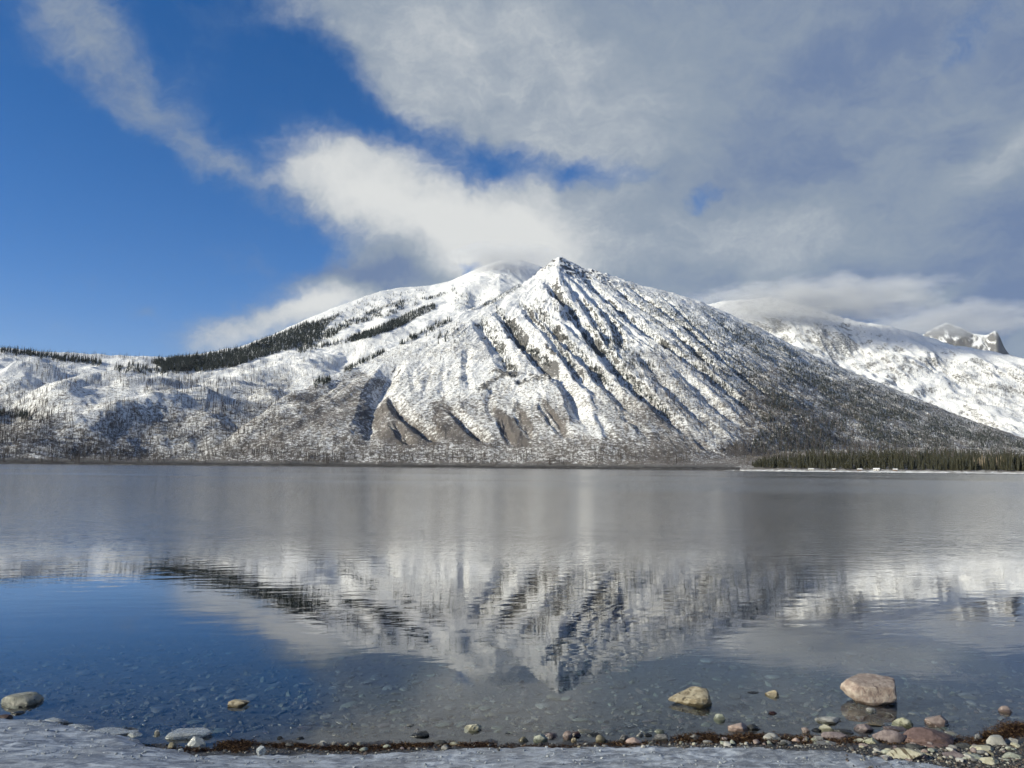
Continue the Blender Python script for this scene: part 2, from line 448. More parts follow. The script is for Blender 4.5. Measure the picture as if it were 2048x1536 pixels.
# ---- hummocks, benches and draws of the left-hand hills
HUM = [([(70, 826), (100, 798), (132, 774), (200, 770), (280, 776), (350, 772), (430, 772)], 70, 30, 1),
       ([(150, 862), (230, 842), (300, 830), (360, 812), (420, 806), (470, 820)], 75, 26, 1),
       ([(0, 842), (80, 850), (160, 866), (240, 880)], 70, 20, 1), ([(0, 745), (60, 752), (130, 756)], 90, 26, 1),
       ([(500, 800), (540, 790), (575, 785)], 60, 14, 1), ([(330, 880), (430, 870), (520, 866)], 70, 12, 1),
       ([(0, 800), (40, 812), (70, 838), (120, 850)], 70, -34, 0), ([(240, 738), (330, 748), (420, 748), (500, 740)], 60, -16, 0),
       ([(430, 836), (480, 850), (560, 862)], 40, -14, 0), ([(290, 790), (420, 790), (540, 792)], 45, -14, 0),
       ([(576, 786), (588, 806), (606, 828), (626, 848), (606, 872)], 34, -26, 0),
       ([(960, 578), (958, 600), (956, 620)], 60, -26, 0), ([(900, 580), (880, 610), (860, 640)], 70, -14, 0), ([(700, 690), (690, 715), (672, 745)], 50, -18, 0), ([(800, 600), (770, 640), (735, 690)], 70, 14, 1)]
fadeB = np.clip((HB - 8) / 40, 0, 1) * np.clip((crest_rB - RR) / 260, 0.0, 1)
for pts, wd, amp, _ in HUM:
    w_ = world_of(hB0, [p[0] for p in pts], [p[1] for p in pts]); w_ = w_[~np.isnan(w_[:, 0])]
    D, Sd, T = seg_field(w_, X, Y, wd * 4)
    HB = HB + amp * 1.55 * np.exp(-((D + wob * 0.8) / wd) ** 2) * np.clip(T * 5, 0.2, 1) * np.clip((1 - T) * 5, 0.2, 1) * np.clip((HB - 5) / 25, 0, 1)
HB = HB + (fbm(X / 330, Y / 330, 4, 71) * 46 + fbm(X / 90, Y / 90, 4, 73) * 15) * fadeB
HB = HB + ridged(X / 40, Y / 40, 3, 75) * 4 * np.clip((HB - 8) / 40, 0, 1)
HB = HB + fbm(X / 70, Y / 70, 4, 77) * 6 * np.clip(1 - np.abs(RR - crest_rB) / 260, 0, 1)
H = np.maximum(HA, HB)
isA = HA >= HB
# low shore scarps
H = H + np.clip(fbm(X / 60, Y / 22, 3, 81), -.3, 1) * 3.0 * np.clip((H - 1.5) / 5, 0, 1) * np.clip((60 - H) / 40, 0, 1)
MAIN = prep(H, rows_main)

# ---- ground-cover masks (what grows where)
def poly_mask(px, py, poly):
    poly = np.asarray(poly, float); ins = np.zeros(px.shape, bool); j = len(poly) - 1
    for i in range(len(poly)):
        xi, yi = poly[i]; xj, yj = poly[j]
        c = ((yi > py) != (yj > py)) & (px < (xj - xi) * (py - yi) / (yj - yi + 1e-9) + xi)
        ins ^= c; j = i
    return ins
def to_px(x, y, z):
    v = np.stack([x, y, z - CAM_H], -1) @ CR
    return 1024 + FPX * v[..., 0] / -v[..., 2], 768 - FPX * v[..., 1] / -v[..., 2]
PX, PY = to_px(X, Y, H)
brown = np.full(H.shape, 0.30)
hz = np.clip(H / 900, 0, 1)
brown = np.where(isA, 0.64 - 0.42 * np.clip(H / 900, 0, 1), 0.60 - 0.47 * np.clip(H / 650, 0, 1))
brown = np.where(isA & (PX > 1300), brown + .10, brown)
for poly, val in [
    ([(575, 792), (640, 768), (720, 740), (760, 760), (745, 800), (735, 880), (700, 888), (640, 870), (620, 840)], .68),
    ([(775, 792), (800, 828), (840, 858), (878, 888), (850, 892), (800, 890), (760, 880), (745, 850), (755, 815)], .79),
    ([(868, 800), (885, 790), (905, 825), (935, 855), (975, 892), (930, 890), (880, 872), (866, 840)], .79),
    ([(985, 818), (1000, 815), (1030, 850), (1062, 890), (1030, 892), (1000, 862)], .88), ([(1022, 800), (1038, 805), (1068, 860), (1062, 876), (1040, 845)], .79),
    ([(1078, 795), (1088, 798), (1135, 866), (1125, 872)], .88), ([(640, 850), (700, 860), (735, 890), (680, 890)], .68),
    ([(820, 765), (860, 740), (900, 760), (880, 800), (840, 800)], .46),
    ([(1380, 780), (1500, 800), (1660, 850), (1800, 880), (2048, 890), (2048, 935), (1440, 925)], .70), ([(1330, 700), (1560, 790), (1660, 850), (1430, 900), (1300, 800)], .48),
    ([(1230, 820), (1300, 840), (1330, 870), (1270, 865)], .55), ([(1150, 800), (1230, 850), (1200, 880), (1130, 850)], .42)]:
    mk = poly_mask(PX + wob * 0.45 + wob2 * 1.3, PY + wob2 * 1.3 + wob * .3, poly)
    brown = np.where(mk & isA, val, brown)
brown = np.where((H < 320) & (PX < 1480), brown + .10 * np.clip((320 - H) / 220, 0, 1), brown)
brown = np.where(isA & (PX > 1480), np.maximum(brown, .70 - .25 * np.clip((H - 350) / 500, 0, 1)), brown)
shoreline = np.clip(1.6 - np.abs(H - 8) / 9, 0, 1)
brown = np.maximum(brown, shoreline * np.where(PX < 1450, 0.95, 0.1))
brown = np.where((PX > 1450) & (H < 60), np.where(H < 2.4, 0.42, 0.80), brown)
for it in range(6):
    b = brown.copy(); b[1:-1, 1:-1] = (brown[1:-1, 1:-1] * 2 + brown[:-2, 1:-1] + brown[2:, 1:-1] + brown[1:-1, :-2] + brown[1:-1, 2:]) / 6; brown = b
gy, gx = np.gradient(H)
slope = np.hypot(gy / np.gradient(rows_main)[:, None], gx / (RR * (AZ1 - AZ0) / NAZ))
rock = np.clip(cliff * .70, 0, 1)
rock = np.maximum(rock, shoreline * .62 * (PX < 1470))
rock = np.maximum(rock, isA * summit * np.clip((slope - 0.60) * 1.5, 0, 0.9))
rock = np.maximum(rock, isA * np.clip((slope - 0.80) * 1.1, 0, .75) * np.clip(H / 400, 0, 1))

mud = np.clip(1.3 - np.abs(H - 4.5) / 6.0, 0, 1) * (PX < 1480)
def mountain_material():
    m, k, b = new_mat('snowy_mountainside')
    geo = k.node('ShaderNodeNewGeometry'); pos = geo.outputs['Position']
    ab = k.node('ShaderNodeAttribute', attribute_name='brush').outputs['Fac']
    ar = k.node('ShaderNodeAttribute', attribute_name='crag').outputs['Fac']
    st = k.vm('MULTIPLY', pos, (1, 1, 1.0))
    n1 = k.noise(st, 0.085, 6, 0.72)
    n2 = k.noise(st, 0.32, 3, 0.7)
    n3 = k.noise(st, 0.0065, 3, 0.5)
    nz = k.add(k.add(k.mul(n1, .62), k.mul(n2, .38)), k.mul(k.sub(n3, .5), .18))
    thr = k.lin(ab, 0, 1, 0.68, 0.36)
    cov = k.sstep(nz, k.sub(thr, 0.06), k.add(thr, 0.075))
    nb = k.noise(st, 0.03, 4, .6)
    bcol = k.mix(nb, (.036, .031, .028), (.125, .098, .082))
    snow = k.mix(k.noise(st, .01, 3), (.74, .76, .80), (.86, .86, .85))
    c = k.mix(k.mul(cov, .93), snow, bcol)
    rn = k.noise(k.vm('MULTIPLY', pos, (1, 1, 3.2)), 0.05, 6, .7)
    rc = k.mix(rn, (.035, .038, .045), (.22, .21, .20))
    rmask = k.sstep(k.add(ar, k.mul(k.sub(rn, .5), 1.6)), .42, .62)
    c = k.mix(rmask, c, rc)
    am = k.node('ShaderNodeAttribute', attribute_name='mud').outputs['Fac']
    sn = k.noise(k.vm('MULTIPLY', pos, (.03, .03, .9)), 1.0, 4, .65)
    c = k.mix(k.mul(am, k.sstep(sn, .60, .52)), c, k.mix(nb, (.022, .021, .021), (.060, .054, .050)))
    k.nt.links.new(c, b.inputs['Base Color'])
    b.inputs['Roughness'].default_value = 0.85
    b.inputs['Specular IOR Level'].default_value = 0.15
    bp = k.node('ShaderNodeBump'); bp.inputs['Strength'].default_value = 0.7; bp.inputs['Distance'].default_value = 6.0
    k.nt.links.new(k.add(k.mul(n1, 1.0), k.mul(n2, .5)), bp.inputs['Height'])
    k.nt.links.new(bp.outputs[0], b.inputs['Normal'])
    return m
M_MT = mountain_material()
mt = obj_np('mountain', np.stack([X, Y, H], -1).reshape(-1, 3), grid_faces(len(rows_main), NAZ)[:, ::-1], M_MT)
attr(mt.data, 'brush', brown); attr(mt.data, 'crag', rock); attr(mt.data, 'mud', mud)
tag(mt, 'snowy pointed mountain with gullied slopes rising from the far lakeshore', kind='structure')

# ---- distant ridge on the right and the far craggy peak
def far_terrain(name, label, crest, base_r, base_h, rows, amp, brush, cragv, az_lo, az_hi, seed, step=2, cap=.55):
    global X_, Y_
    cr = curve(crest)
    br = np.full(NAZ, float(base_r)); bh = np.full(NAZ, float(base_h))
    mid = ((cr[0] * .5 + br * .5), bh + (cr[1] - bh) * 0.44)
    h = profile([(br, bh), mid, cr, (cr[0] + 2500, cr[1] * 0 - 300)], rows)
    sel = np.where((AZ > az_lo) & (AZ < az_hi))[0][::step]
    h = h[:, sel]; a = AZ[sel]; rr_ = rows[:, None]
    x = rr_ * np.sin(a); y = rr_ * np.cos(a)
    near = np.clip((h - 60) / 300, 0, 1)
    cz = np.clip(np.abs(rr_ - cr[0][sel][None]) / 500, 0.25, 1)
    h = h + (fbm(x / 420, y / 420, 5, seed) * amp + (ridged(x / 210 + .3 * fbm(x / 300, y / 300, 3, seed + 3), y / 520, 4, seed + 1) - .55) * amp * 1.1) * near * cz
    h = h + (ridged(x / 60, y / 60, 3, seed + 2) - .5) * amp * .22 * near
    gy_, gx_ = np.gradient(h)
    sl = np.hypot(gy_ / np.gradient(rows)[:, None], gx_ / (rr_ * (AZ1 - AZ0) / NAZ * step))
    o = obj_np(name, np.stack([x, y, h], -1).reshape(-1, 3), grid_faces(len(rows), len(sel))[:, ::-1], M_MT)
    attr(o.data, 'brush', np.full(h.shape, brush) + 0.25 * np.clip(1 - h / 700, 0, 1)); attr(o.data, 'crag', np.clip((sl - cragv) * 1.5, 0, cap)); attr(o.data, 'mud', np.zeros(h.shape))
    tag(o, label, kind='structure')
    return h, rows, a
rowsD = np.arange(6400, 11800, 22.0)
hD, _, aD = far_terrain('distant_ridge', 'broad snowy ridge under low cloud beyond the wooded valley',
    [(1200, 640, 9000), (1380, 610, 9000), (1440, 604, 9000), (1500, 600, 9000), (1540, 594, 9000), (1600, 606, 9000), (1660, 625, 9100), (1720, 640, 9200), (1780, 652, 9200), (1830, 664, 9300), (1900, 690, 9300), (1980, 706, 9300), (2048, 716, 9300), (2300, 770, 9300)],
    6500, 90, rowsD, 95, .26, .68, R(6), R(43), 101)
rowsF = np.arange(11500, 16500, 40.0)
far_terrain('far_peak', 'craggy blue-grey peak rising behind the snowy ridge',
    [(1500, 760, 14000), (1760, 712, 14000), (1830, 676, 14000), (1870, 652, 14000), (1892, 643, 14000), (1915, 650, 14000), (1945, 664, 14000), (1975, 668, 14000), (1990, 656, 14000), (1998, 664, 14000), (2008, 692, 14000), (2020, 708, 14000), (2060, 722, 14000), (2300, 745, 14000)],
    11800, 300, rowsF, 110, .05, .62, R(6), R(43), 131, 1, .74)

# ------------------------------------------------------------------ lake, lake bed and shore
def ground_px(px, py, z=0.0):
    """photograph pixel -> point on the horizontal plane z"""
    px = np.asarray(px, float); py = np.asarray(py, float)
    v = np.stack([(px - 1024) / FPX, (768 - py) / FPX, -np.ones_like(px)], -1) @ CR.T
    t = (z - CAM_H) / v[..., 2]
    return v[..., 0] * t, v[..., 1] * t
WL = [(-300, 1440), (0, 1440), (130, 1452), (220, 1470), (300, 1484), (420, 1492), (520, 1480), (640, 1486), (760, 1487), (900, 1484), (1060, 1486), (1200, 1484), (1340, 1480), (1420, 1470), (1560, 1470), (1700, 1468), (1800, 1470), (1880, 1476), (1950, 1474), (2000, 1462), (2048, 1456), (2400, 1440)]
_wx, _wy = ground_px([p[0] for p in WL], [p[1] for p in WL])
def waterline(x): return np.interp(x, _wx, _wy)
def ground_z(x, y):
    x = np.asarray(x, float); y = np.asarray(y, float)
    s = y - waterline(x) + 0.03 * fbm(x * 5, y * 5, 3, 7)
    z = np.where(s > 0, -0.085 * s, np.minimum(-s * 0.10, 0.025 + 0.035 * -s))
    z = np.where(s > 6, -0.51 - (s - 6) * 0.16, z)
    z = np.maximum(z, -28.0)
    z = z + (0.010 * fbm(x * 7, y * 7, 4, 3) + 0.006 * fbm(x * 30, y * 30, 2, 5)) * np.clip(1.5 - np.abs(s) / 6, 0, 1)
    back = np.clip((-y - 3) / 60, 0, 1)
    return z + back * 6.0

def axis(segs):
    out = [np.arange(a, b, d) for a, b, d in segs]
    return np.concatenate(out)
gxv = axis([(-6000, -600, 450), (-600, -60, 45), (-60, -8, 3), (-8, -4.4, .1), (-4.4, 4.4, .028), (4.4, 8, .1), (8, 60, 3), (60, 600, 45), (600, 6001, 450)])
gyv = axis([(-4000, -400, 300), (-400, -20, 20), (-20, 0, 1.0), (0, 4.2, .2), (4.2, 6.6, .025), (6.6, 12, .08), (12, 30, .6), (30, 200, 10), (200, 2600, 150)])
GX, GY = np.meshgrid(gxv, gyv)
GZ = ground_z(GX, GY)
def ground_material():
    m, k, b = new_mat('wet_gravel_ground')
    pos = k.node('ShaderNodeNewGeometry').outputs['Position']
    v = k.node('ShaderNodeTexVoronoi'); v.inputs['Scale'].default_value = 22; k.nt.links.new(pos, v.inputs['Vector'])
    v2 = k.node('ShaderNodeTexVoronoi'); v2.inputs['Scale'].default_value = 95; k.nt.links.new(pos, v2.inputs['Vector'])
    n = k.noise(pos, 9, 5, .6)
    c = k.mix(v.outputs['Color'], (.018, .019, .021), (.075, .073, .071))
    hsn = k.node('ShaderNodeHueSaturation'); hsn.inputs['Saturation'].default_value = .35; k.nt.links.new(c, hsn.inputs['Color'])
    c = k.mix(k.sstep(n, .4, .7), hsn.outputs[0], (.024, .023, .023))
    k.nt.links.new(c, b.inputs['Base Color'])
    b.inputs['Roughness'].default_value = .55
    bp = k.node('ShaderNodeBump'); bp.inputs['Strength'].default_value = .9; bp.inputs['Distance'].default_value = .008
    k.nt.links.new(k.add(v.outputs['Distance'], k.mul(v2.outputs['Distance'], .5)), bp.inputs['Height'])
    k.nt.links.new(bp.outputs[0], b.inputs['Normal'])
    return m
M_GR = ground_material()
gr = obj_np('lake_bed_and_shore', np.stack([GX, GY, GZ], -1).reshape(-1, 3), grid_faces(len(gyv), len(gxv)), M_GR)
gr.name = 'shore'
tag(gr, 'dark gravel shore sloping down into the lake bed', kind='structure')

def water_material():
    m = bpy.data.materials.new('lake_water'); m.use_nodes = True
    nt = m.node_tree; k = N(nt); nt.nodes.remove(nt.nodes['Principled BSDF'])
    out = nt.nodes['Material Output']
    pos = k.node('ShaderNodeNewGeometry').outputs['Position']
    sp = k.node('ShaderNodeSeparateXYZ'); nt.links.new(pos, sp.inputs[0])
    # short ripples, running slightly across the view; fresher where the breeze touches the water further out
    rot = k.node('ShaderNodeVectorRotate', rotation_type='Z_AXIS'); rot.inputs['Angle'].default_value = R(-9); nt.links.new(pos, rot.inputs['Vector'])
    wv = rot.outputs[0]
    warp = k.vm('SCALE', k.vm('SUBTRACT', k.noise(pos, .55, 2, .5, out=1), (.5, .5, .5)), scale=.55)
    wv = k.vm('ADD', wv, warp)
    r1 = k.noise(k.vm('MULTIPLY', wv, (1.5, 4.4, 1)), 1.0, 3, .5)
    r2 = k.noise(k.vm('MULTIPLY', wv, (.28, .62, 1)), 1.0, 2, .5)
    r3 = k.noise(k.vm('MULTIPLY', wv, (7, 9, 1)), 1.0, 2, .5)
    edge = k.add(sp.outputs[1], k.mul(k.sub(k.noise(pos, .06, 3), .5), 9.0))
    breeze = k.sstep(edge, 12.0, 20.5)
    lull = k.sstep(k.noise(k.vm('MULTIPLY', pos, (.004, .010, 1)), 1.0, 3, .55), .40, .60, .55, 1.15)
    calm = k.sstep(edge, 5.5, 9.0, .30, 1.0)
    breeze = k.mul(breeze, lull)
    hgt = k.add(k.mul(r1, k.mul(calm, k.add(.0019, k.mul(breeze, .0200)))), k.mul(r2, k.mul(calm, .0034)))
    hgt = k.add(hgt, k.mul(r3, k.mul(breeze, .0150)))
    bp = k.node('ShaderNodeBump'); bp.inputs['Strength'].default_value = 1.0; bp.inputs['Distance'].default_value = 1.0
    nt.links.new(hgt, bp.inputs['Height'])
    geo = k.node('ShaderNodeNewGeometry')
    ct = k.m('ABSOLUTE', k.vm('DOT_PRODUCT', bp.outputs[0], geo.outputs['Incoming']))
    schlick = k.m('MULTIPLY_ADD', k.m('POWER', k.m('SUBTRACT', 1.0, ct, clamp=True), 5.0), .98, .02)
    gl = k.node('ShaderNodeBsdfGlossy'); gl.inputs['Roughness'].default_value = .015; gl.inputs['Color'].default_value = (1, 1, 1, 1)
    nt.links.new(bp.outputs[0], gl.inputs['Normal'])
    tr = k.node('ShaderNodeBsdfTransparent'); tr.inputs['Color'].default_value = (.93, .97, .98, 1)
    mx = k.node('ShaderNodeMixShader')
    nt.links.new(k.mul(k.m('MULTIPLY', k.m('POWER', schlick, 1.6), 2.1, clamp=True), k.lin(breeze, 0, 1, 1.0, .66)), mx.inputs[0])
    nt.links.new(k.lin(breeze, 0, 1, .012, .17), gl.inputs['Roughness']); nt.links.new(tr.outputs[0], mx.inputs[1]); nt.links.new(gl.outputs[0], mx.inputs[2])
    nt.links.new(mx.outputs[0], out.inputs['Surface'])
    va = k.node('ShaderNodeVolumeAbsorption'); va.inputs['Color'].default_value = (.25, .55, .75, 1); va.inputs['Density'].default_value = .85
    nt.links.new(va.outputs[0], out.inputs['Volume'])
    return m
def box_np(x0, x1, y0, y1, z0, z1):
    v = [(x, y, z) for z in (z0, z1) for y in (y0, y1) for x in (x0, x1)]
    f = [(0, 2, 3, 1), (4, 5, 7, 6), (0, 1, 5, 4), (2, 6, 7, 3), (0, 4, 6, 2), (1, 3, 7, 5)]
    return np.array(v, float), np.array(f)
v_, f_ = box_np(-5500, 5500, -1.5, 2450, -40, 0)
wt = obj_np('lake', v_, f_, water_material(), smooth=False)
tag(wt, 'calm clear lake mirroring the snowy mountain', kind='structure')

# ---- sheet of frozen spray along the bottom of the beach
IE = [(-400, 1430), (0, 1436), (60, 1438), (100, 1440), (140, 1448), (200, 1462), (255, 1472), (300, 1492), (400, 1508), (480, 1514), (560, 1509), (640, 1508), (740, 1506), (860, 1501), (960, 1492), (1060, 1489), (1150, 1490), (1260, 1492), (1340, 1489), (1420, 1494), (1500, 1497), (1600, 1502), (1690, 1506), (1760, 1518), (1840, 1530), (1920, 1545), (2048, 1575), (2400, 1640)]
_ex, _ey = ground_px([p[0] for p in IE], [p[1] for p in IE], .035)
def ice_edge(x): return np.interp(x, _ex, _ey)
def ice_z(x, y):
    s = ice_edge(x) - y + .035 * fbm(x * 6, y * 4, 4, 91) + .012 * fbm(x * 28, y * 28, 2, 93)
    th = np.clip(s / .035, -1, 1)
    top = .030 + .030 * np.clip(s / .5, 0, 1) + .012 * fbm(x * 3, y * 9, 4, 95) + .004 * fbm(x * 14, y * 40, 3, 97) + .05 * np.clip((-x - .6) / 1.5, 0, 1) * np.clip(s / .2, 0, 1)
    return np.where(s > 0, np.maximum(top, ground_z(x, y) + .008) * np.sqrt(np.clip(s / .02, 0, 1)) + (1 - np.sqrt(np.clip(s / .02, 0, 1))) * (-.03), np.minimum(-.06, ground_z(x, y) - .06))
ixv = axis([(-30, -4, .8), (-4, -3.8, .05), (-3.8, 3.8, .014), (3.8, 4, .05), (4, 30.1, .8)])
iyv = axis([(-3, 3.6, .3), (3.6, 4.4, .05), (4.4, 5.9, .012)])
IX, IY = np.meshgrid(ixv, iyv)
def ice_material():
    m, k, b = new_mat('shore_ice')
    pos = k.node('ShaderNodeNewGeometry').outputs['Position']
    rot = k.node('ShaderNodeVectorRotate', rotation_type='Z_AXIS'); rot.inputs['Angle'].default_value = R(-6); k.nt.links.new(pos, rot.inputs['Vector'])
    sv = k.vm('MULTIPLY', rot.outputs[0], (3.2, 9.0, 3.0))
    n1 = k.noise(sv, 1.9, 8, .72, .9)
    n2 = k.noise(pos, 2.2, 3, .5)
    n3 = k.noise(pos, 90, 3, .6)
    c = k.mix(k.sstep(n1, .40, .62), (.115, .13, .16), (.40, .44, .50))
    c = k.mix(k.mul(k.sstep(n2, .45, .65), .45), c, (.15, .155, .165))
    c = k.mix(k.sstep(n3, .63, .70, 0, .85), c, (.74, .76, .80))  # sparkle of the ice painted into its colour as fine white specks
    n4 = k.noise(pos, 26, 6, .75); n5 = k.noise(pos, 1.6, 3, .5)
    c = k.mix(k.mul(k.sstep(n4, .60, .66), k.sstep(n5, .42, .6, 0, .85)), c, (.045, .036, .030))
    k.nt.links.new(c, b.inputs['Base Color'])
    k.nt.links.new(k.lin(n1, .3, .7, .22, .5), b.inputs['Roughness'])
    b.inputs['IOR'].default_value = 1.31
    b.inputs['Specular IOR Level'].default_value = .6
    bp = k.node('ShaderNodeBump'); bp.inputs['Strength'].default_value = .32; bp.inputs['Distance'].default_value = .02
    k.nt.links.new(k.add(n1, k.mul(n3, .25)), bp.inputs['Height']); k.nt.links.new(bp.outputs[0], b.inputs['Normal'])
    return m
M_ICE = ice_material()
ic = obj_np('ice_sheet', np.stack([IX, IY, ice_z(IX, IY)], -1).reshape(-1, 3), grid_faces(len(iyv), len(ixv)), M_ICE)
tag(ic, 'streaky grey-blue sheet of shore ice along the beach', 'ice', kind='structure')
del ic['category']

# ------------------------------------------------------------------ stones
def stone_material(name, c0, c1, spot=None, spot_amt=.0, scale=1.0, wetline=True, bands=None):
    m, k, b = new_mat(name)
    tc = k.node('ShaderNodeTexCoord'); oi = k.node('ShaderNodeObjectInfo')
    pos = k.node('ShaderNodeNewGeometry').outputs['Position']
    off = k.vm('SCALE', (7.3, 3.1, 9.7), scale=k.mul(oi.outputs['Random'], 10))
    p = k.vm('ADD', pos, off)
    n = k.noise(p, 38 * scale, 5, .62)
    n2 = k.noise(p, 150 * scale, 3, .6)
    c = k.mix(k.sstep(n, .34, .66), c0, c1)
    c = k.mix(k.sstep(n2, .55, .72, 0, .5), c, tuple(x * .45 for x in c0))
    if spot: c = k.mix(k.sstep(k.noise(p, 24 * scale, 4, .7), .62 - spot_amt * .3, .68 - spot_amt * .3), c, spot)
    if bands:
        sx = k.node('ShaderNodeSeparateXYZ'); k.nt.links.new(k.vm('ADD', p, k.vm('SCALE', k.noise(p, 14, 3, out=1), scale=.035)), sx.inputs[0])
        c = k.mix(k.sstep(k.noise(k.vm('MULTIPLY', p, (38, 6, 5)), 1.0, 2, .5), .56, .62), c, bands)
    hv = k.node('ShaderNodeHueSaturation'); hv.inputs['Saturation'].default_value = .72; hv.inputs['Value'].default_value = .62 if wetline else .27; k.nt.links.new(c, hv.inputs['Color']); c = hv.outputs[0]
    z = k.node('ShaderNodeSeparateXYZ'); k.nt.links.new(pos, z.inputs[0])
    zz = k.add(z.outputs[2], k.mul(k.sub(n, .5), .02))
    wet = k.mul(k.sstep(zz, .012, .026, 1.0, 0.0), k.sstep(zz, -.05, -.02, .35, 1.0))
    c = k.mix(k.mul(wet, .72), c, tuple(x * .18 for x in c0))
    k.nt.links.new(c, b.inputs['Base Color'])
    k.nt.links.new(k.lin(wet, 0, 1, .82, .25), b.inputs['Roughness'])
    b.inputs['Specular IOR Level'].default_value = .35
    bp = k.node('ShaderNodeBump'); bp.inputs['Strength'].default_value = .8; bp.inputs['Distance'].default_value = .006 / scale ** 1.3
    k.nt.links.new(k.add(n, k.mul(n2, .4)), bp.inputs['Height']); k.nt.links.new(bp.outputs[0], b.inputs['Normal'])
    return m
SM = {
    'pink': stone_material('pink_stone', (.28, .19, .17), (.44, .34, .30), (.20, .12, .10), .1),
    'boulder': stone_material('pink_tan_boulder', (.36, .24, .19), (.62, .50, .40), (.22, .14, .12), .15, .55),
    'mauve': stone_material('mauve_stone', (.20, .15, .16), (.36, .28, .28)),
    'red': stone_material('red_argillite', (.17, .090, .078), (.27, .15, .13)),
    'maroon': stone_material('maroon_stone', (.055, .024, .026), (.12, .055, .055)),
    'yellow': stone_material('pale_yellow_stone', (.50, .47, .30), (.70, .68, .48), (.30, .27, .14), .05),
    'tan': stone_material('tan_stone', (.34, .26, .13), (.62, .53, .33), (.12, .09, .05), .15, .7),
    'green': stone_material('pale_green_stone', (.33, .37, .28), (.52, .56, .45)),
    'ygreen': stone_material('yellow_green_stone', (.38, .39, .22), (.60, .60, .42), (.12, .11, .07), .12),
    'grey': stone_material('grey_stone', (.19, .19, .19), (.34, .34, .33)),
    'pale': stone_material('pale_grey_stone', (.42, .42, .38), (.62, .61, .56)),
    'dark': stone_material('dark_slate_stone', (.040, .045, .048), (.11, .115, .115)),
    'olive': stone_material('olive_tan_stone', (.20, .18, .11), (.38, .34, .22), (.08, .07, .05), .1),
    'peach': stone_material('peach_stone', (.46, .30, .24), (.62, .44, .36)),
    'band': stone_material('banded_yellow_stone', (.50, .46, .28), (.70, .66, .46), bands=(.16, .12, .06)),
    'leftg': stone_material('grey_green_boulder', (.24, .25, .20), (.42, .42, .35), (.10, .10, .08), .1, .7),
    'speck': stone_material('speckled_grey_stone', (.13, .13, .13), (.36, .35, .33), (.05, .05, .05), .2, 1.6),
}
def stone_mesh(name, seed, w, d, h, ang=.5, sub=3, mat=None, rough=.16, point=0.0, top=0.0, cuts=()):
    """worn stone about w x d x h, base near z = 0; ang: how faceted, point: narrows towards -x, top: flattens the top"""
    rnd = random.Random(seed)
    bm = bmesh.new()
    bmesh.ops.create_icosphere(bm, subdivisions=sub, radius=1.0)
    planes = []
    for i in range(int(5 + 7 * ang)):
        v = Vector((rnd.uniform(-1, 1), rnd.uniform(-1, 1), rnd.uniform(-.6, 1))).normalized()
        planes.append((v, rnd.uniform(.90 - .46 * ang, .96)))
    if top: planes.append((Vector((rnd.uniform(-.15, .15), rnd.uniform(-.1, .1), 1)).normalized(), 1 - top))
    for c in cuts: planes.append((Vector(c[:3]).normalized(), c[3]))
    so_ = Vector((rnd.uniform(0, 50), rnd.uniform(0, 50), rnd.uniform(0, 50)))
    for v in bm.verts:
        p = v.co.copy()
        p *= 1 + rough * mnoise.noise(p * 1.1 + so_) + rough * .5 * mnoise.noise(p * 2.7 + so_) + rough * .22 * mnoise.noise(p * 6.5 + so_)
        for n, dd in planes:
            ex = p.dot(n) - dd
            if ex > 0: p -= n * ex * .92
        if point: 
            q = 1 - point * max(0, min(1, (.6 - p.x) / 1.6))
            p.y *= q; p.z *= q
        p += p.normalized() * rough * .10 * mnoise.noise(p * 13 + so_)
        v.co = p
    xs = [v.co.x for v in bm.verts]; ys = [v.co.y for v in bm.verts]; zs = [v.co.z for v in bm.verts]
    cx, cy = (max(xs) + min(xs)) / 2, (max(ys) + min(ys)) / 2
    for v in bm.verts:
        v.co = Vector(((v.co.x - cx) * w / (max(xs) - min(xs)), (v.co.y - cy) * d / (max(ys) - min(ys)), (v.co.z - min(zs)) * h / (max(zs) - min(zs))))
    me = bpy.data.meshes.new(name)
    bm.to_mesh(me); bm.free()
    me.polygons.foreach_set('use_smooth', np.full(len(me.polygons), True))
    me.set_sharp_from_angle(angle=R(24))
    if mat: me.materials.append(mat)
    return me
_sid = [100]
def stone(px, py, w, h, kind, label, ang=.45, name='stone', tilt=0, depth=.62, point=0, top=0, cat='stone', group='stones along the waterline', rough=.24, bury=.42, rz=None, cuts=()):
    """px, py: centre of the visible foot in the photograph; w, h: visible width and height there in pixels"""
    _sid[0] += 1
    x, y = ground_px(px, py); x = float(x); y = float(y)
    z = max(float(ground_z(x, y)), 0.0 if py < 1462 else -.01)
    x, y = ground_px(px, py, z); x = float(x); y = float(y)
    dist = math.sqrt(x * x + y * y + CAM_H ** 2)
    s = dist / FPX
    W = w * s * (.93 if w < 70 else 1.0); h = h * .95; el = math.asin(CAM_H / dist)
    D = W * depth
    Hh = max((h * s - D * .80 * math.sin(el)) / math.cos(el), h * s * .36)
    full = Hh / (1 - bury)
    ang = min(1.0, ang + .22); sub = 4 if w > 26 else 3
    me = stone_mesh(name, _sid[0], W, D, full, ang, sub, SM[kind], rough, point, top, cuts)
    o = link(bpy.data.objects.new(name, me))
    o.location = (x, y + D * .42, z - full * bury)
    rnd = random.Random(_sid[0])
    o.rotation_euler = (rnd.uniform(-.06, .06), R(tilt), rnd.uniform(-.12, .12) if rz is None else rz)
    tag(o, label, cat, group)
    return o
G = 'stones along the waterline'
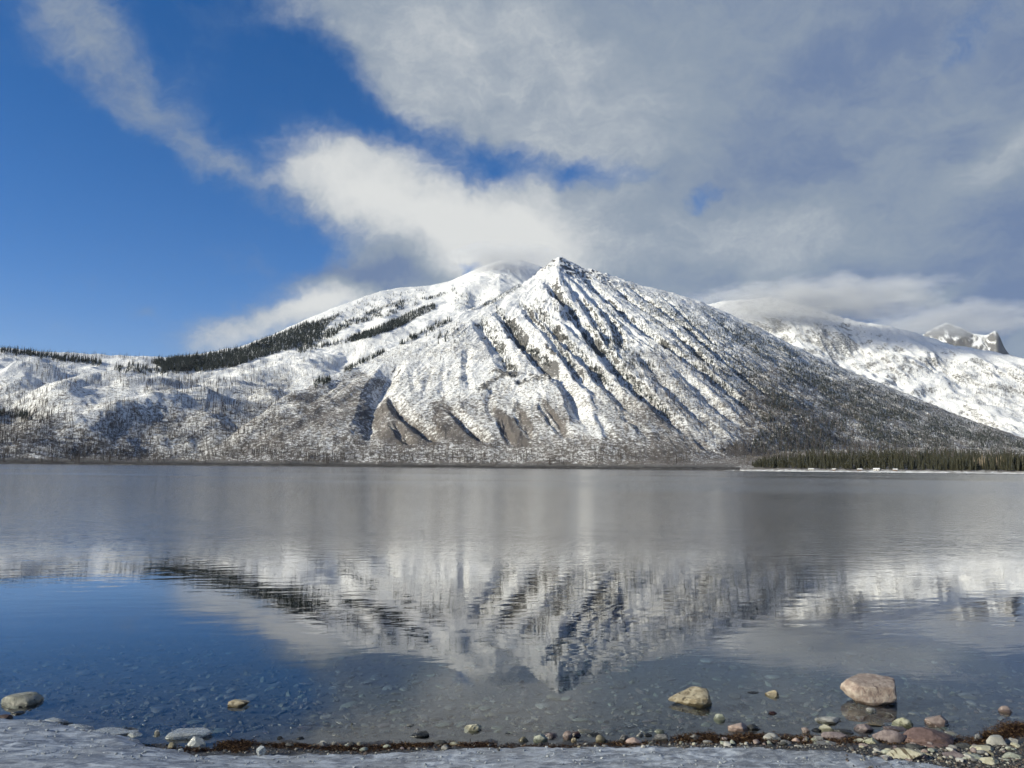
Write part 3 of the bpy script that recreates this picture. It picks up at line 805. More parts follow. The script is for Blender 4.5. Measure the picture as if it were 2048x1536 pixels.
boulder = stone(1757, 1409, 101, 53, 'boulder', 'large pink-tan boulder standing in the shallows, biggest rock in the picture', .42, 'boulder', depth=.66, cat='boulder', group=None, rough=.16, bury=.2, rz=.0, cuts=[(1, -.35, .06, .66), (.02, -.25, 1, .50), (-.9, -.4, .35, .84), (0, -1, .1, .66)])
stone(1386, 1413, 82, 38, 'tan', 'yellow-tan wedge-shaped boulder in the water, its right end in shade', .55, 'boulder', depth=.6, point=.62, cat='boulder', group=None, bury=.25, rz=.0, cuts=[(1, -.2, .15, .66), (-.35, -.5, 1, .62)])
stone(1547, 1392, 26, 13, 'tan', 'small tan angular stone in the water between the two boulders', .8, point=.3)
stone(1508, 1387, 22, 5, 'dark', 'thin dark sliver of stone left of the small tan one', .5)
stone(1547, 1428, 15, 6, 'maroon', 'tiny dark maroon stone alone in the shallows', .3)
stone(1440, 1440, 23, 13, 'green', 'pale green pebble just below the yellow-tan boulder', .5)
stone(1665, 1447, 50, 14, 'pale', 'low domed pale grey stone half under water', .3, depth=.7)
stone(1752, 1452, 44, 8, 'tan', 'thin tan slab under the reflection of the big boulder', .6, depth=.5)
stone(1811, 1453, 40, 17, 'ygreen', 'yellow-green stone with a dark pit below the big boulder', .5)
stone(1882, 1452, 44, 19, 'pink', 'pink stone with a red wet foot, right of the yellow-green one', .45)
stone(2014, 1425, 25, 12, 'pink', 'small pink stone out in the water at the far right', .3, tilt=12)
stone(1480, 1464, 42, 18, 'peach', 'pink stone with a black cleft on the weed line', .5)
stone(1510, 1462, 32, 13, 'dark', 'dark pointed stone leaning beside the pink cleft stone', .8, tilt=14)
stone(1613, 1465, 15, 9, 'pink', 'small square pink pebble at the water edge', .8)
stone(1635, 1464, 18, 8, 'dark', 'small dark rounded pebble right of the square pink one', .3)
stone(1656, 1464, 30, 14, 'yellow', 'bright pale yellow stone behind the mauve slab', .7)
stone(1690, 1468, 36, 10, 'dark', 'low black stone right of the bright yellow one', .6)
stone(1732, 1466, 34, 17, 'mauve', 'mauve stone streaked white and black at the water edge', .7)
stone(1796, 1464, 40, 12, 'mauve', 'flat mauve stone tucked below the yellow-green one', .7, depth=.6)
stone(1672, 1482, 46, 18, 'mauve', 'mauve slab leaning on the weed line', .6)
stone(1786, 1487, 56, 27, 'mauve', 'large wedge-shaped mauve stone on the beach', .75, point=.3)
stone(1866, 1490, 88, 31, 'red', 'large reddish-brown slab, widest stone on the beach', .7, depth=.6, tilt=8)
stone(1878, 1497, 60, 10, 'red', 'thin dusty-red slab in front of the large reddish slab', .7, depth=.6)
stone(1866, 1468, 50, 11, 'green', 'flat pale green stone behind the large reddish slab', .5, depth=.5)
stone(1906, 1470, 24, 8, 'pale', 'small pale stone at the end of the flat green one', .6)
stone(2000, 1492, 34, 18, 'pale', 'blocky light grey stone under the weed heap at right', .7, top=.25)
stone(1962, 1484, 22, 14, 'grey', 'small grey stone left of the blocky light one', .7)
stone(1970, 1504, 42, 13, 'yellow', 'flat pale yellow stone below the blocky light one', .5, depth=.6)
stone(2035, 1492, 30, 13, 'grey', 'grey stone cut by the right edge beside the block', .6)
stone(1546, 1484, 34, 17, 'pale', 'rounded cream-grey stone sitting in the weed', .25)
stone(1594, 1485, 17, 9, 'peach', 'small pinkish oval pebble in the weed', .3)
stone(1574, 1491, 22, 11, 'grey', 'small grey stone just right of the rounded cream one', .7)
stone(1613, 1487, 15, 10, 'mauve', 'small mauve pebble between two grey stones', .6)
stone(1640, 1486, 28, 14, 'grey', 'grey chunky stone left of the mauve slab', .6)
stone(1660, 1494, 46, 11, 'grey', 'flat grey stone in front of the mauve slab', .5, depth=.7)
stone(1722, 1486, 24, 9, 'yellow', 'small lemon-coloured stone beside its larger twin', .4)
stone(1747, 1490, 32, 14, 'ygreen', 'lemon-green stone left of the large mauve wedge', .5)
stone(1820, 1522, 66, 23, 'band', 'banded yellow stone frozen into the ice', .55, depth=.6, top=.2)
stone(1394, 1482, 30, 14, 'speck', 'dark speckled stone at the left end of the weed', .5)
stone(1950, 1520, 40, 12, 'green', 'grey-green flat stone in the gravel corner', .6, depth=.7)
stone(1912, 1518, 40, 15, 'mauve', 'dull mauve stone in the gravel corner', .7)
stone(1985, 1530, 34, 14, 'yellow', 'pale yellowish stone lowest in the gravel corner', .6)
stone(2030, 1520, 36, 14, 'green', 'greenish stone at the right edge of the gravel', .5)
stone(1934, 1500, 30, 12, 'dark', 'dark stone between the reddish slab and the yellow flat one', .6)
stone(1838, 1500, 34, 12, 'dark', 'black wet stone under the left end of the reddish slab', .5)
stone(1656, 1512, 22, 6, 'pale', 'thin cream sliver lying on the ice', .7, depth=.4)
stone(1600, 1496, 22, 6, 'pale', 'thin white sliver at the ice margin', .7, depth=.4, tilt=10)
stone(944, 1464, 37, 17, 'yellow', 'pale yellow block standing in the shallows, centre', .75, top=.2)
stone(836, 1477, 46, 14, 'dark', 'dark torpedo-shaped slate with a pale end', .3, depth=.5, tilt=-9, point=.15)
stone(820, 1452, 15, 5, 'pale', 'tiny pale pebble above the dark slate', .3)
stone(880, 1490, 27, 11, 'dark', 'dark rounded stone in front of the yellow block', .3)
stone(909, 1492, 24, 9, 'yellow', 'small cream stone right of the dark rounded one', .5)
stone(1047, 1484, 20, 11, 'olive', 'small tan and black pointed stone at the water edge', .8)
stone(1081, 1484, 29, 16, 'green', 'pale green egg-shaped stone at the water edge', .3)
stone(1100, 1478, 32, 14, 'mauve', 'mauve-grey stone behind the green egg-shaped one', .35)
stone(1136, 1480, 20, 17, 'pink', 'upright pinkish-grey stone with a sharp shaded side', .5)
stone(1154, 1476, 22, 13, 'maroon', 'dark purple stone beside the upright pinkish one', .5)
stone(1148, 1485, 11, 9, 'tan', 'tiny yellow-brown pebble in front of the dark purple stone', .4)
stone(1172, 1467, 36, 10, 'pale', 'white-edged slanting slab in the water', .5, depth=.4, tilt=10)
stone(1186, 1474, 30, 10, 'dark', 'long dark stone just below the white-edged slab', .4, depth=.6, tilt=-8)
stone(1202, 1485, 20, 15, 'olive', 'round olive-tan stone near the ice margin', .35)
stone(1217, 1485, 11, 7, 'pale', 'tiny pale pebble right of the round olive stone', .3)
stone(1250, 1484, 23, 14, 'speck', 'grey mottled stone left of the peach-coloured one', .5)
stone(1268, 1490, 31, 15, 'peach', 'peach-coloured rounded stone on the ice margin', .25)
stone(1280, 1474, 15, 9, 'pale', 'small white half-round pebble in the water', .6)
stone(1297, 1474, 18, 8, 'dark', 'small black pebble right of the white half-round one', .5)
stone(1320, 1467, 21, 9, 'green', 'little green-grey domed pebble in the shallows', .3)
stone(1322, 1482, 31, 14, 'speck', 'grey speckled domed stone left of the weed', .3)
stone(1200, 1464, 15, 4, 'maroon', 'thin maroon pebble right of the white-edged slab', .4)
stone(28, 1411, 66, 24, 'leftg', 'large smooth grey-green stone cut by the left edge', .2, 'boulder', depth=.8, cat='boulder', group=None, rough=.1)
stone(474, 1413, 40, 15, 'tan', 'lone tan stone with a dark knob out in the left shallows', .55, point=.3)
stone(4, 1440, 24, 10, 'maroon', 'dark maroon stone at the left edge behind the ice', .4)
stone(30, 1429, 24, 6, 'dark', 'low dark stone between the smooth left boulder and the ice', .3)
stone(254, 1466, 34, 10, 'dark', 'dark green stone with a pale nose beside the ice edge', .4, depth=.6)
stone(313, 1472, 11, 10, 'pale', 'tiny white upright pebble at the ice edge', .4)
stone(642, 1497, 26, 12, 'grey', 'round grey stone in the middle of the drift line', .4)
stone(703, 1493, 19, 10, 'dark', 'shiny dark dome-shaped pebble on the drift line', .2)
stone(560, 1478, 12, 6, 'dark', 'tiny dark pebble off the drift line', .5)
stone(600, 1480, 16, 7, 'dark', 'small black pebble off the drift line', .6)
stone(512, 1474, 14, 5, 'grey', 'tiny grey pebble above the twig heap', .5)
stone(1015, 1470, 12, 5, 'dark', 'tiny dark pebble right of the yellow block', .4)
stone(1036, 1464, 20, 5, 'grey', 'thin grey stone in the shallows near the yellow block', .5)
stone(342, 1500, 16, 14, 'olive', 'small brown lump on the ice margin', .7)
stone(1745, 1424, 18, 8, 'pale', 'white pebble inside the reflection of the big boulder', .3)
stone(1620, 1493, 12, 5, 'pale', 'tiny white chip at the foot of the weed', .6)

# ---- stones lying under the water
random.seed(4)
UK = ['grey', 'green', 'mauve', 'dark', 'olive', 'pale', 'speck']
UW = [.26, .22, .12, .16, .10, .08, .06]
umesh = []
for i in range(14):
    kd = random.choices(UK, UW)[0]
    umesh.append([stone_mesh('submerged_stone', 900 + i, 1, random.uniform(.55, .95), random.uniform(.16, .3), .5, 2, None, .2), kd])
udata = {}
UM = {q: stone_material('submerged_' + q + '_stone', c0, c1, wetline=False) for q, c0, c1 in (('grey', (.28, .29, .29), (.48, .49, .48)), ('green', (.30, .36, .30), (.50, .56, .48)), ('mauve', (.27, .22, .23), (.42, .36, .36)), ('dark', (.10, .11, .12), (.22, .23, .24)), ('olive', (.26, .25, .17), (.44, .42, .30)), ('pale', (.50, .51, .47), (.72, .72, .68)), ('speck', (.22, .22, .22), (.46, .45, .43)))}
def placed_under(n, seed, wmin, wmax, ymax=1472, ymin=1262):
    rnd = random.Random(seed); out = []
    while len(out) < n:
        px = rnd.uniform(-60, 2110); py = ymin + (ymax - ymin) * rnd.random() ** .75
        x, y = ground_px(px, py)
        if y < waterline(x) + .03: continue
        x, y = ground_px(px, py, float(ground_z(x, y))); x = float(x); y = float(y); z = float(ground_z(x, y))
        w = rnd.uniform(wmin, wmax) * (1 if rnd.random() < .8 else 1.35)
        if z + w * .16 > -.006: continue
        out.append((x, y, z, w, rnd.uniform(0, 6.28)))
    return out
UN = {'grey': 'grey', 'green': 'grey-green', 'mauve': 'mauve', 'dark': 'dark slate', 'olive': 'olive-brown', 'pale': 'pale cream', 'speck': 'speckled grey'}
UZ = [(160, 'near the smooth boulder at the left edge'), (380, 'off the ice sheet'), (560, 'around the lone tan stone'), (780, 'off the drift line of twigs'), (1010, 'around the pale yellow block'), (1300, 'off the row of small stones in the middle'), (1480, 'around the yellow-tan wedge boulder'), (1680, 'between the two boulders'), (1860, 'around the large pink-tan boulder'), (9999, 'right of the large pink-tan boulder')]
def zone(x, y, z, zones):
    q = float(to_px(np.array(x), np.array(y), np.array(z))[0])
    for lim, txt in zones:
        if q < lim: return txt
spots = sorted(placed_under(300, 12, .055, .125), key=lambda t: t[1])
for i, (x, y, z, w, rz) in enumerate(spots):
    base = umesh[i % len(umesh)][0]; kd = random.choices(UK, UW)[0]
    key = (base.name, kd)
    if key not in udata:
        c = base.copy(); c.materials.clear(); c.materials.append(UM[kd]); udata[key] = c
    o = link(bpy.data.objects.new('submerged_stone', udata[key]))
    o.location = (x, y, z - w * .05); o.rotation_euler = (random.uniform(-.15, .15), random.uniform(-.15, .15), rz); o.scale = (w, w, w)
    tag(o, 'flat %s stone under the water %s' % (UN[kd], zone(x, y, z, UZ)), 'stone', 'stones on the lake bed')

# ---- small pebbles strewn among the beach stones
PN = {'grey': 'grey', 'pale': 'pale', 'mauve': 'mauve', 'dark': 'dark', 'green': 'grey-green', 'yellow': 'yellowish', 'pink': 'pink', 'olive': 'brown'}
PZ = [(1000, 'on the drift line'), (1360, 'among the small stones at mid beach'), (1540, 'in the weed left of the cream stone'), (1700, 'in the weed near the mauve slab'), (1840, 'round the wedge-shaped mauve stone'), (1950, 'round the large reddish slab'), (9999, 'in the gravel at the right-hand corner')]
pr = random.Random(21); pdata = {}
for i in range(110):
    q = pr.random()
    if q < .5: px, py = pr.uniform(1720, 2040), pr.uniform(1488, 1533)
    elif q < .8: px, py = pr.uniform(1370, 1760), pr.uniform(1470, 1500)
    else: px, py = pr.uniform(560, 1370), pr.uniform(1482, 1500)
    x, y = ground_px(px, py, .02); x = float(x); y = float(y)
    z = max(float(ground_z(x, y)), float(ice_z(np.array(x), np.array(y))))
    kd = pr.choice(list(PN)); base = umesh[i % len(umesh)][0]; key = (base.name, kd)
    if key not in pdata:
        c = base.copy(); c.materials.clear(); c.materials.append(SM[kd]); pdata[key] = c
    w = pr.uniform(.025, .065)
    o = link(bpy.data.objects.new('pebble', pdata[key])); o.location = (x, y, z - w * .05); o.scale = (w, w, w * pr.uniform(1.2, 2.2)); o.rotation_euler = (pr.uniform(-.3, .3), pr.uniform(-.3, .3), pr.uniform(0, 6.28))
    tag(o, 'small %s pebble %s' % (PN[kd], zone(x, y, z, PZ)), 'pebble', 'small pebbles on the beach')

def ico_np(sub):
    bm = bmesh.new(); bmesh.ops.create_icosphere(bm, subdivisions=sub, radius=1)
    v = np.array([tuple(q.co) for q in bm.verts]); f = np.array([[q.index for q in t.verts] for t in bm.faces]); bm.free()
    return v, f
IV, IF = ico_np(1)
def scatter_stones(name, pts, mats, label, seed, flatz=(.3, .75)):
    """many tiny stones joined into one object; pts rows x, y, z, size"""
    rng = np.random.default_rng(seed); P = np.asarray(pts, float); n = len(P)
    sc = np.stack([rng.uniform(.6, 1.3, n), rng.uniform(.5, 1.0, n), rng.uniform(*flatz, n)], -1) * P[:, 3:4] * .5
    jit = 1 + rng.normal(0, .16, (n, len(IV)))
    v = IV[None] * jit[..., None] * sc[:, None, :]
    a = rng.uniform(0, 6.28, n); t = rng.normal(0, .35, n)
    ct, st_ = np.cos(t)[:, None], np.sin(t)[:, None]
    v = np.stack([v[..., 0] * ct - v[..., 2] * st_, v[..., 1], v[..., 0] * st_ + v[..., 2] * ct], -1)
    ca, sa = np.cos(a)[:, None], np.sin(a)[:, None]
    v = np.stack([v[..., 0] * ca - v[..., 1] * sa, v[..., 0] * sa + v[..., 1] * ca, v[..., 2]], -1) + P[:, None, :3]
    f = (IF[None] + (np.arange(n) * len(IV))[:, None, None]).reshape(-1, 3)
    o = obj_np(name, v.reshape(-1, 3), f, None, smooth=False)
    for m_ in mats: o.data.materials.append(m_)
    o.data.polygons.foreach_set('material_index', np.repeat(rng.integers(0, len(mats), n), len(IF)).astype(np.int32))
    tag(o, label, kind='stuff')
    return o
def plain(name, c, rough=.8, spec=.2, c2=None, sc=8.0):
    m, k, b = new_mat(name)
    pos = k.node('ShaderNodeNewGeometry').outputs['Position']
    col = k.mix(k.noise(pos, sc, 4, .6), c, c2 or tuple(x * 1.6 for x in c))
    k.nt.links.new(col, b.inputs['Base Color']); b.inputs['Roughness'].default_value = rough; b.inputs['Specular IOR Level'].default_value = spec
    return m
GM = [plain('gravel_' + nm, c) for nm, c in (('dark', (.03, .03, .032)), ('grey', (.09, .09, .088)), ('brown', (.075, .06, .052)), ('pale', (.24, .235, .21)))]
pp = placed_under(3600, 31, .02, .07, 1480)
scatter_stones('bed_gravel', [(x, y, z + w * .05, w) for x, y, z, w, _ in pp], [UM[q] for q in ('grey', 'dark', 'green', 'mauve', 'dark', 'olive', 'speck', 'dark')], 'small stones paving the lake bed under the shallow water', 5, (.2, .45))
# beach gravel, thick in the right-hand corner and thin along the drift line
rng = np.random.default_rng(8)
bp_ = []
while len(bp_) < 5200:
    q = rng.random()
    if q < .62: px, py = rng.uniform(1690, 2140), rng.uniform(1484, 1560)
    elif q < .8: px, py = rng.uniform(1350, 1760), rng.uniform(1468, 1505)
    else: px, py = rng.uniform(230, 1400), rng.uniform(1482, 1512)
    if px > 1690 and py < 1500 - (px - 1690) * .05 + 8 * rng.random(): continue
    x, y = ground_px(px, py, .02); x = float(x); y = float(y)
    zi = float(ice_z(np.array(x), np.array(y))); zg = float(ground_z(x, y))
    if zi > zg + .004 and rng.random() < .93: continue
    sz = .006 + .016 * rng.random() ** 2.2 + (.014 if rng.random() < .05 else 0)
    bp_.append((x, y, max(zg, zi) + sz * .12, sz))
scatter_stones('beach_gravel', bp_, [GM[q] for q in (0, 1, 2, 0, 1, 2, 0, 3)], 'fine mixed gravel of the beach', 6)

# ---- drift of dead weed, needles and twigs
def debris(name, zones, label, seed, mats):
    rng = np.random.default_rng(seed); V = []; n_ = 0
    for (x0, y0, x1, y1, thick, n, hgt) in zones:
        t = np.clip(.5 + rng.normal(0, .27, n), -.2, 1.2); o_ = rng.normal(0, 1, n) * (.6 + .8 * vnoise(t * 9, t * 0, seed))
        px = x0 + (x1 - x0) * t; py = y0 + (y1 - y0) * t + o_ * thick
        gx_, gy_ = ground_px(px, py, .01)
        gz = np.maximum(ground_z(gx_, gy_), ice_z(gx_, gy_)); gz = np.maximum(gz, -.01)
        hh = np.abs(rng.normal(0, 1, n)) * hgt * np.exp(-o_ ** 2 * .5) * (.35 + .65 * vnoise(gx_ * 9, gy_ * 9, 3))
        c = np.stack([gx_, gy_, gz + hh], -1)
        L = rng.uniform(.006, .022, n) * np.where(rng.random(n) < .06, 2.4, 1); w = rng.uniform(.0012, .0035, n)
        a = rng.uniform(0, 6.28, n); e = rng.normal(0, .45, n)
        d = np.stack([np.cos(a) * np.cos(e), np.sin(a) * np.cos(e), np.sin(e)], -1)
        s = np.cross(d, rng.normal(0, 1, (n, 3))); s /= np.linalg.norm(s, axis=1)[:, None] + 1e-9
        u = np.cross(d, s)
        tri = np.stack([c - d * L[:, None], c + s * w[:, None] + d * L[:, None] * .2, c + u * w[:, None] * 1.2, c + d * L[:, None]], 1)
        V.append(tri)
    V = np.concatenate(V); n = len(V)
    f = np.array([(0, 1, 2), (1, 3, 2), (0, 2, 1), (0, 3, 1)])
    F = (f[None] + (np.arange(n) * 4)[:, None, None]).reshape(-1, 3)
    o = obj_np(name, V.reshape(-1, 3), F, None, smooth=False)
    for m_ in mats: o.data.materials.append(m_)
    o.data.polygons.foreach_set('material_index', np.repeat(rng.choice(len(mats), n, p=[.5, .32, .18][:len(mats)]), 4).astype(np.int32))
    tag(o, label, kind='stuff')
DM = [plain('dark_weed', (.020, .010, .008), .6), plain('brown_twigs', (.050, .030, .018)), plain('dry_needles', (.12, .075, .040))]
debris('drift_weed', [(440, 1494, 500, 1490, 5, 2600, .028), (455, 1500, 490, 1504, 4, 900, .012), (330, 1500, 440, 1500, 4, 700, .006), (510, 1493, 640, 1496, 3, 1500, .009), (640, 1497, 720, 1500, 4, 900, .009), (700, 1500, 900, 1487, 4.5, 2400, .010),
                      (890, 1490, 1010, 1490, 4, 900, .006), (1000, 1492, 1180, 1494, 4, 500, .004), (1180, 1490, 1330, 1484, 4, 800, .006)],
       'brown drift line of twigs and needles on the ice margin', 15, DM)
debris('red_brown_weed', [(1358, 1476, 1440, 1478, 5, 2600, .022), (1430, 1478, 1560, 1482, 6, 3200, .016), (1560, 1480, 1720, 1486, 6, 2600, .012), (1720, 1482, 1960, 1484, 6, 2400, .010), (1950, 1484, 2010, 1468, 5, 2200, .025), (1990, 1464, 2100, 1456, 8, 4200, .040)],
       'dark reddish weed washed among the beach stones', 16, DM)

# ---- loose pieces of ice
def glass_ice():
    m, k, b = new_mat('clear_ice')
    pos = k.node('ShaderNodeNewGeometry').outputs['Position']
    n = k.noise(pos, 45, 4, .6)
    k.nt.links.new(k.mix(n, (.30, .34, .38), (.62, .66, .69)), b.inputs['Base Color'])
    b.inputs['IOR'].default_value = 1.31
    b.inputs['Transmission Weight'].default_value = .5
    k.nt.links.new(k.lin(n, .3, .7, .08, .4), b.inputs['Roughness'])
    bp = k.node('ShaderNodeBump'); bp.inputs['Strength'].default_value = .4; bp.inputs['Distance'].default_value = .01
    k.nt.links.new(n, bp.inputs['Height']); k.nt.links.new(bp.outputs[0], b.inputs['Normal'])
    return m
SM['ice'] = glass_ice()
def ice(px, py, w, h, label, **kw):
    o = stone(px, py, w, h, 'ice', label, name='ice_chunk', cat='ice', group='loose pieces of ice', **kw)
    o.location.z = max(o.location.z, float(ice_z(np.array(o.location.x), np.array(o.location.y))) - .012)
    return o
ice(96, 1452, 52, 16, 'glittering knobbly ice lump on the edge of the ice sheet', ang=.7, depth=.6)
ice(150, 1463, 60, 14, 'frosted crusty ice ridge right of the knobbly lump', ang=.8, depth=.5)
ice(210, 1472, 90, 12, 'long low clear ice slab along the water', ang=.6, depth=.45)
ice(372, 1480, 76, 20, 'wide clear ice plate above the white shard', ang=.6, depth=.5, top=.4)
ice(394, 1494, 34, 20, 'bright white upright ice shard', ang=.9, depth=.4, tilt=-14)
ice(520, 1516, 19, 14, 'small clear ice cube-like shard below the twig heap', ang=.9, depth=.6)
ice(266, 1474, 28, 9, 'flat white ice flake beside the dark green stone', ang=.8, depth=.5)
ice(360, 1506, 14, 8, 'tiny white ice chip near the brown lump', ang=.8)
ice(158, 1480, 20, 5, 'thin white ice splinter on the left of the sheet', ang=.8, depth=.4)
ice(70, 1476, 40, 9, 'dull grey ice bulge on the left of the sheet', ang=.5)
ice(890, 1505, 16, 5, 'tiny white ice flake below the dark rounded stone', ang=.8)

# crumbs of clear ice glinting on the sheet
cr_ = []
crng = np.random.default_rng(44)
while len(cr_) < 620:
    px, py = crng.uniform(-40, 1900), 1440 + 100 * crng.random()
    x, y = ground_px(px, py, .05); x = float(x); y = float(y)
    zi = float(ice_z(np.array(x), np.array(y)))
    if zi < float(ground_z(x, y)): continue
    sz = .006 + .020 * crng.random() ** 3
    cr_.append((x, y, zi + sz * .15, sz))
scatter_stones('ice_crumbs', cr_, [SM['ice']], 'glinting crumbs of broken ice lying on the ice sheet', 14, (.3, .8))

# ------------------------------------------------------------------ trees
M_BARK = plain('charred_bark', (.055, .048, .045), .9, .1, (.11, .098, .090), .4)
M_PALE = plain('pale_bare_wood', (.20, .165, .125), .9, .1, (.30, .25, .19), .4)
M_NEED = plain('conifer_needles', (.020, .026, .024), .8, .15, (.060, .068, .058), .09)
M_NEED2 = plain('shore_conifer_needles', (.014, .018, .013), .8, .15, (.072, .068, .042), .13)
def snag_template(seed, nb=7, lean=.03):
    """dead standing trunk, unit height: four-sided taper with a few stubs"""
    rnd = random.Random(seed); V = []; F = []
    lx, ly = rnd.uniform(-lean, lean), rnd.uniform(-lean, lean)
    rings = [(0, .020), (.45, .015), (1.0, .005)]
    for z, r in rings:
        for q in range(4):
            a = q * math.pi / 2 + .4
            V.append((lx * z + r * math.cos(a), ly * z + r * math.sin(a), z))
    for i in range(2):
        for q in range(4):
            a, b = i * 4 + q, i * 4 + (q + 1) % 4
            F += [(a, b, b + 4), (a, b + 4, a + 4)]
    for i in range(nb):
        z = rnd.uniform(.35, .97); a = rnd.uniform(0, 6.28); L = rnd.uniform(.04, .10) * (1.25 - z)
        c = (lx * z, ly * z)
        n = len(V)
        V += [(c[0], c[1], z + .012), (c[0], c[1], z - .012), (c[0] + L * math.cos(a), c[1] + L * math.sin(a), z + rnd.uniform(-.02, .03))]
        F.append((n, n + 1, n + 2))
    return np.array(V), np.array(F)
def conifer_template(seed, tiers=7, per=6, w=.19, tight=1.0):
    """crown of drooping boughs round a tapering core, unit height"""
    rnd = random.Random(seed); V = []; F = []
    n = len(V); V.append((0, 0, 1.0))
    for q in range(5):
        a = q * 1.2566; V.append((w * .45 * math.cos(a), w * .45 * math.sin(a), .12))
    F += [(0, 1 + q, 1 + (q + 1) % 5) for q in range(5)]
    for t in range(tiers):
        z = .10 + .86 * t / tiers
        r = w * (1.02 - z) ** .85 * rnd.uniform(.8, 1.15)
        for q in range(per):
            a = (q + rnd.random() * .7) / per * 6.283; rr_ = r * rnd.uniform(.65, 1.15)
            b = .42
            n = len(V)
            V += [(.0, .0, z + .10 + rnd.uniform(0, .03)), (rr_ * math.cos(a - b), rr_ * math.sin(a - b), z - .01 + rnd.uniform(-.02, .02)), (rr_ * 1.12 * math.cos(a), rr_ * 1.12 * math.sin(a), z - .035), (rr_ * math.cos(a + b), rr_ * math.sin(a + b), z + rnd.uniform(-.02, .02))]
            F += [(n, n + 1, n + 2), (n, n + 2, n + 3)]
    return np.array(V), np.array(F)
def batch(name, tmpls, P, Hh, mat, label, seed, wid=1.0):
    """one object holding a wood too far and too dense to count"""
    rng = np.random.default_rng(seed); Vs = []; Fs = []; base = 0
    which = rng.integers(0, len(tmpls), len(P)); ang_ = rng.uniform(0, 6.28, len(P))
    for t, (tv, tf) in enumerate(tmpls):
        s = which == t; p = P[s]; h = Hh[s]; a = ang_[s]; n = len(p)
        if n == 0: continue
        wv = rng.uniform(.8, 1.3, n) * wid
        ca, sa = np.cos(a)[:, None], np.sin(a)[:, None]
        x = tv[None, :, 0] * (h * wv)[:, None]; y = tv[None, :, 1] * (h * wv)[:, None]; z = tv[None, :, 2] * h[:, None]
        v = np.stack([x * ca - y * sa, x * sa + y * ca, z], -1) + p[:, None, :]
        Vs.append(v.reshape(-1, 3)); Fs.append((tf[None] + (np.arange(n) * len(tv))[:, None, None] + base).reshape(-1, 3)); base += n * len(tv)
    o = obj_np(name, np.concatenate(Vs), np.concatenate(Fs), mat, smooth=False)
    tag(o, label, kind='stuff')
    return o
trng = np.random.default_rng(77)
def in_poly(poly, n, clump=0.0, cl_scale=40.0, seed=1):
    poly = np.asarray(poly, float); lo = poly.min(0); hi = poly.max(0); out = np.zeros((0, 2))
    while len(out) < n:
        q = trng.uniform(lo, hi, (n * 2, 2)); q = q[poly_mask(q[:, 0], q[:, 1], poly)]
        if clump: q = q[vnoise(q[:, 0] / cl_scale, q[:, 1] / cl_scale * 2.2, seed) + trng.normal(0, .12, len(q)) > clump]
        out = np.concatenate([out, q])
    return out[:n]
def on_line(pts, n, spread):
    p = np.asarray(pts, float); L = np.concatenate([[0], np.cumsum(np.hypot(*np.diff(p, axis=0).T))]); t = trng.random(n) * L[-1]
    return np.stack([np.interp(t, L, p[:, 0]) + trng.normal(0, spread, n), np.interp(t, L, p[:, 1]) + trng.normal(0, spread, n)], -1)
def stand(Hd, q):
    w_ = world_of(Hd, q[:, 0], q[:, 1]); ok = ~np.isnan(w_[:, 0]); w_ = w_[ok]
    z = hsample(Hd, w_[:, 0], w_[:, 1]); good = z > 2.5
    return np.column_stack([w_, z - .4])[good]

# -- dead standing trees left by the fire
snag_px = np.concatenate([
    in_poly([(-150, 712), (0, 706), (200, 716), (330, 722), (560, 742), (600, 800), (640, 860), (640, 918), (-150, 916)], 5200, .38, 60, 3),
    in_poly([(-150, 840), (200, 850), (640, 850), (640, 922), (-150, 918)], 1500),
    on_line([(-150, 690), (0, 698), (100, 708), (200, 713), (330, 719), (430, 708), (560, 672)], 620, 2.5),
    in_poly([(280, 758), (560, 760), (600, 768), (560, 792), (290, 790)], 900), in_poly([(340, 800), (560, 798), (560, 826), (420, 830)], 450), in_poly([(0, 822), (110, 826), (110, 858), (0, 850)], 260),
    in_poly([(330, 735), (600, 690), (830, 640), (880, 640), (620, 765), (350, 775)], 1500, .35, 50, 5),
    in_poly([(600, 775), (760, 700), (960, 612), (1010, 600), (1040, 640), (980, 720), (760, 740)], 650, .4, 40, 7),
    in_poly([(-150, 900), (600, 904), (1000, 910), (1420, 918), (1420, 932), (-150, 926)], 1500, .42, 24, 33), in_poly([(600, 880), (1000, 886), (1420, 905), (1420, 926), (560, 924)], 700, .4, 30, 35), in_poly([(580, 800), (700, 760), (900, 760), (960, 880), (620, 890)], 260),
    in_poly([(1240, 740), (1300, 690), (1400, 720), (1500, 780), (1700, 850), (1760, 905), (1480, 925), (1400, 880)], 3400), in_poly([(1440, 690), (1700, 770), (1900, 840), (2080, 890), (2080, 915), (1560, 900)], 3600),
    in_poly([(1480, 890), (2150, 885), (2150, 925), (1480, 930)], 1800), in_poly([(1000, 640), (1300, 720), (1400, 800), (1250, 850), (1100, 700)], 500, .4, 40, 9),
    in_poly([(840, 560), (1040, 540), (1000, 600), (800, 660)], 160)])
sp_ = stand(MAIN, snag_px)
sh_ = (5 + 21 * trng.random(len(sp_)) ** .8) * np.where(sp_[:, 2] > 700, .7, 1)
